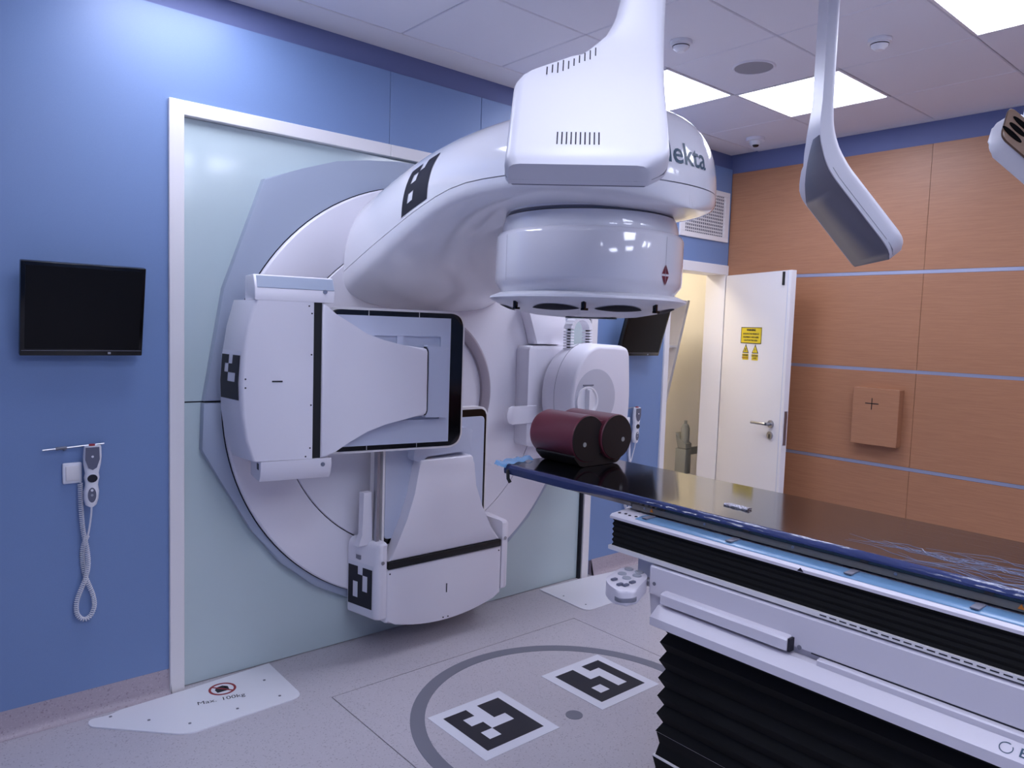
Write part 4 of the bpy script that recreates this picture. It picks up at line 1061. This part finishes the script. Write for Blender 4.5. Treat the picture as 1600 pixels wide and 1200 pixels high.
def pendant(ox, label, yaw_=0.0, full=True):
    """hand pendant hanging on a wall bar with a coiled cord; ox: offset from the left one"""
    y = WY
    t = thing('hand_pendant', (0.640+ox, y, 0.855), label, 'hand control', 'hanging hand controls')
    def X(v): return v+ox
    prof = [(0.855, 0.008), (0.862, 0.019), (0.885, 0.025), (0.915, 0.0265), (0.938, 0.022), (0.95, 0.0225), (0.968, 0.0265), (0.985, 0.0235), (0.995, 0.025), (1.02, 0.030), (1.05, 0.032), (1.085, 0.030), (1.092, 0.028)]
    secs = []
    for z, hw in prof:
        c = 0.641+0.004*(z-0.97)/0.12; secs.append([(X(c+hw*math.copysign(abs(math.cos(a))**0.7, math.cos(a))), y-0.042-0.017*math.copysign(abs(math.sin(a))**0.7, math.sin(a)), z) for a in [2*math.pi*i/20 for i in range(20)]])
    b_ = link('handset', loft(B(), secs), 'white', t, ang=60)
    def face(cx, cz, rx, rz, mt, name, yy=0.0596):
        pts = [(X(cx+rx*math.cos(a)), cz+rz*math.sin(a)) for a in [2*math.pi*i/24 for i in range(24)]]
        return link(name, prism(B(), pts, y-yy, y-yy-0.0015), mt, b_)
    pts = [(X(0.641+0.0235*s*k), z) for s, z, k in ((-1, 1.088, 1), (1, 1.088, 1), (1, 1.04, 1.05), (0.6, 1.008, 1), (0, 1.0, 1), (-0.6, 1.008, 1), (-1, 1.04, 1.05))]
    kp = link('keypad', prism(B(), pts, y-0.0596, y-0.0612), 'keypad', b_)
    link('key', disc(B(), (X(0.641), y-0.0614, 1.052), 0.0045, -0.001, 'y', 12), 'white', b_)
    face(0.640, 0.967, 0.0175, 0.0155, 'ink', 'display')
    face(0.638, 0.902, 0.0145, 0.029, 'keypad', 'lower_keypad')
    link('key', disc(B(), (X(0.638), y-0.0614, 0.921), 0.005, -0.001, 'y', 12), 'white', b_)
    link('key', disc(B(), (X(0.638), y-0.0614, 0.902), 0.0048, -0.001, 'y', 12), 'btn', b_)
    link('stop_button', disc(B(), (X(0.643), y-0.042, 1.092), 0.011, 0.006, 'z', 16), 'red', b_)
    # cord: straight lead from the handset, then coils that twist round each other and end in a loop
    link('lead', tube(B(), spline([(X(0.639), y-0.045, 0.856), (X(0.638), y-0.04, 0.82), (X(0.634), y-0.03, 0.77), (X(0.628), y-0.024, 0.73)], 6), 0.0035, 8), 'white', t)
    c1 = spline([(X(0.606), y-0.018, 0.945), (X(0.608), y-0.018, 0.85), (X(0.614), y-0.018, 0.76), (X(0.626), y-0.026, 0.68), (X(0.628), y-0.03, 0.62), (X(0.618), y-0.026, 0.565), (X(0.592), y-0.02, 0.49), (X(0.588), y-0.02, 0.44), (X(0.600), y-0.02, 0.412), (X(0.618), y-0.02, 0.402), (X(0.638), y-0.02, 0.415), (X(0.650), y-0.02, 0.45), (X(0.644), y-0.02, 0.50), (X(0.622), y-0.012, 0.57), (X(0.613), y-0.010, 0.63), (X(0.614), y-0.012, 0.69), (X(0.628), y-0.02, 0.735)], 6)
    link('coiled_cord', coil(B(), c1, 0.0074, 0.0023, 118), 'white', t)
    # wall bar and junction plate are their own things
    s = thing('cord_socket', (0.585+ox, y, 0.94), 'square white cord socket behind the hand control %s' % ('left of the machine' if ox == 0 else 'beside the doorway'), 'socket', 'cord sockets')
    link('plate', bx(X(0.548), X(0.614), y-0.014, y-0.0003, 0.945, 1.026, bev=0.006), 'white', s)
    link('insert', bx(X(0.558), X(0.604), y-0.019, y-0.0141, 0.957, 1.014, bev=0.003), 'cream', s)
    b = thing('hanger_bar', (0.585+ox, y, 1.08), 'thin metal hanger bar above the hand control %s' % ('left of the machine' if ox == 0 else 'beside the doorway'), 'hanger', 'hanger bars')
    link('bar', tube(B(), [(X(0.482), y-0.02, 1.083), (X(0.69), y-0.02, 1.094)], 0.0035, 8), 'steel', b)
    link('grip', tube(B(), [(X(0.525), y-0.02, 1.0853), (X(0.562), y-0.02, 1.0872)], 0.006, 10), 'midgrey', b)
    link('bracket', tube(B(), [(X(0.556), y-0.02, 1.086), (X(0.556), y-0.01, 1.08), (X(0.556), y-0.0004, 1.08)], 0.006, 10), 'steel', b)
    link('bracket', tube(B(), [(X(0.676), y-0.02, 1.093), (X(0.676), y-0.0004, 1.088)], 0.005, 10), 'ink', b)
pendant(0.0, 'grey and white hand control with looped coiled cord, left of the machine')
pendant(3.245, 'grey and white hand control on the blue wall beside the doorway')

# wooden box with a black cross on the wood wall
t = thing('laser_cover_box', (XR, 2.08, 0.92), 'square wooden box with a black cross slit on the wood wall', 'box')
link('body', bx(XR-0.065, XR-0.0003, 1.925, 2.213, 0.923, 1.286, bev=0.002, seg=1), 'wood', t)
link('cross_slit', bx(XR-0.0662, XR-0.0651, 2.049, 2.133, 1.186, 1.192), 'black', t)
link('cross_slit', bx(XR-0.0662, XR-0.0651, 2.089, 2.094, 1.150, 1.224), 'black', t)

# ================================================================== FLOOR ITEMS
def marker_sheet(x0, y0, white, label):
    t = thing('marker_sheet', (x0+0.19, y0+0.19, 0.0), label, 'marker sheet', 'marker sheets on the floor')
    link('sheet', bx(x0, x0+0.381, y0, y0+0.381, 0.0002, 0.0018), 'paper', t, smooth=False)
    bm = B(); o = 0.046; s = 0.058
    for i in range(5):
        for j in range(5):
            if (i, j) in white: continue
            bm.faces.new([bm.verts.new((x0+o+s*a, y0+o+s*b, 0.0022)) for a, b in ((i, j), (i+1, j), (i+1, j+1), (i, j+1))])
    bmesh.ops.remove_doubles(bm, verts=bm.verts[:], dist=1e-5)
    link('print', bm, 'ink', t, smooth=False)
marker_sheet(1.688, 2.030, {(2, 4), (1, 3), (2, 3), (2, 2), (3, 2), (1, 1)}, 'square black and white marker sheet on the floor ring, left of the stud')
marker_sheet(2.311, 2.020, {(2, 4), (2, 3), (3, 3), (3, 2), (3, 1), (1, 1)}, 'square black and white marker sheet on the floor right of the stud, near the bellows')

poly = rpoly([(0.607, 3.145), (0.62, 3.20), (0.69, 3.187), (0.73, 3.206), (0.95, 3.218), (1.0, 3.22), (1.375, 3.255), (1.366, 2.872), (0.888, 2.858)], [0.03, 0.02, 0.02, 0.02, 0, 0, 0, 0.05, 0.05], 6)
t = thing('floor_plate', (1.0, 3.05, 0), 'white metal floor plate with a prohibition sign and weight lettering, left of the machine', 'floor plate', 'floor cover plates')
pl_ = link('plate', prism(B(), poly, 0.0004, 0.006, axis='z', bev=0.0015, seg=1), 'white', t)
for x, y in ((0.691, 3.171), (0.802, 3.054), (0.92, 2.934), (1.108, 2.934), (1.287, 2.932), (1.291, 3.105)):
    link('screw', disc(B(), (x, y, 0.006), 0.006, 0.0012, 'z', 12), 'midgrey', t)
bm = lathe(B(), [(0.046, 0.0062), (0.046, 0.0068), (0.056, 0.0068), (0.056, 0.0062)], (1.118, 3.135, 0), 'z', 40)
sgn = link('prohibition_ring', bm, 'red', t)
link('prohibition_bar', bx(-0.05, 0.05, -0.004, 0.004, 0.0064, 0.007, mtx=Matrix.Translation((1.118, 3.135, 0)) @ Matrix.Rotation(R(-50), 4, 'Z')), 'red', sgn)
link('load_symbol', prism(B(), [(1.09, 3.112), (1.14, 3.112), (1.145, 3.145), (1.13, 3.135), (1.128, 3.165), (1.112, 3.148), (1.10, 3.16), (1.088, 3.14)], 0.0061, 0.0066, axis='z'), 'ink', sgn, smooth=False)
dtx = Vector((1.158-1.011, 3.018-3.075+0.045, 0)).normalized()
for wd_, off_ in (('Max.', -0.058), ('100kg', 0.045)):
    text('lettering', wd_, 0.040, frame_mtx(Vector((1.085, 3.049, 0.0068))+Vector((0.98, -0.20, 0))*off_, (0.98, -0.20, 0), (0.20, 0.98, 0)), 'ink', t)
poly = rpoly([(3.076, 3.24), (3.06, 2.82), (3.60, 2.83), (3.86, 3.12), (3.86, 3.20), (3.70, 3.20), (3.50, 3.225)], [0, 0.06, 0.05, 0.03, 0.02, 0.02, 0], 6)
t = thing('floor_plate', (3.4, 3.05, 0), 'plain white metal floor plate right of the machine, below the couch head', 'floor plate', 'floor cover plates')
link('plate', prism(B(), poly, 0.0004, 0.006, axis='z', bev=0.0015, seg=1), 'white', t)
for x, y in ((3.118, 3.07), (3.126, 2.895), (3.35, 2.88), (3.6, 2.9)):
    link('screw', disc(B(), (x, y, 0.006), 0.005, 0.001, 'z', 12), 'midgrey', t)

# ================================================================== SMALL ROOM BEHIND THE DOORWAY
t = thing('leaning_rack', (4.9, 4.0, 0), 'tall pale rack with shelves standing in the room behind the doorway', 'rack')
rx0, rx1, rh = 4.52, 4.98, 1.86
def ry(z): return 4.02-0.40*z/rh          # the front leans forward
for xa in (rx1-0.03, rx0):
    link('side_panel', prism(B(), [(ry(0), 0.002), (4.30, 0.002), (4.12, rh), (ry(rh), rh)], xa, xa+0.03, axis='x'), 'cream', t)
for z in (0.06, 0.42, 0.78, 1.12, 1.48, 1.84):
    link('shelf', bx(rx0+0.0305, rx1-0.0305, ry(z)+0.004, 4.11, z, z+0.018), 'cream', t)
t = thing('soap_dispenser', (5.36, 3.95, 0.70), 'grey metal bottle holder hanging in the room behind the doorway', 'dispenser')
link('holder', prism(B(), [(3.62, 0.66), (3.70, 0.66), (3.73, 0.78), (3.70, 0.74), (3.62, 0.70)], 5.02, 5.10, axis='x', bev=0.003), 'dispgrey', t)
link('bottle', lathe(B(), [(0.0, 0.661), (0.032, 0.663), (0.036, 0.68), (0.036, 0.78), (0.026, 0.81), (0.012, 0.82), (0.012, 0.845), (0, 0.845)], (5.06, 3.66, 0.04), 'z', 28), 'dispgrey', t)
link('drip_tray', bx(5.02, 5.10, 3.62, 3.72, 0.45, 0.655, bev=0.004), 'dispgrey', t)
link('wall_bracket', bx(5.1005, 5.3595, 3.645, 3.665, 0.60, 0.66), 'dispgrey', t)
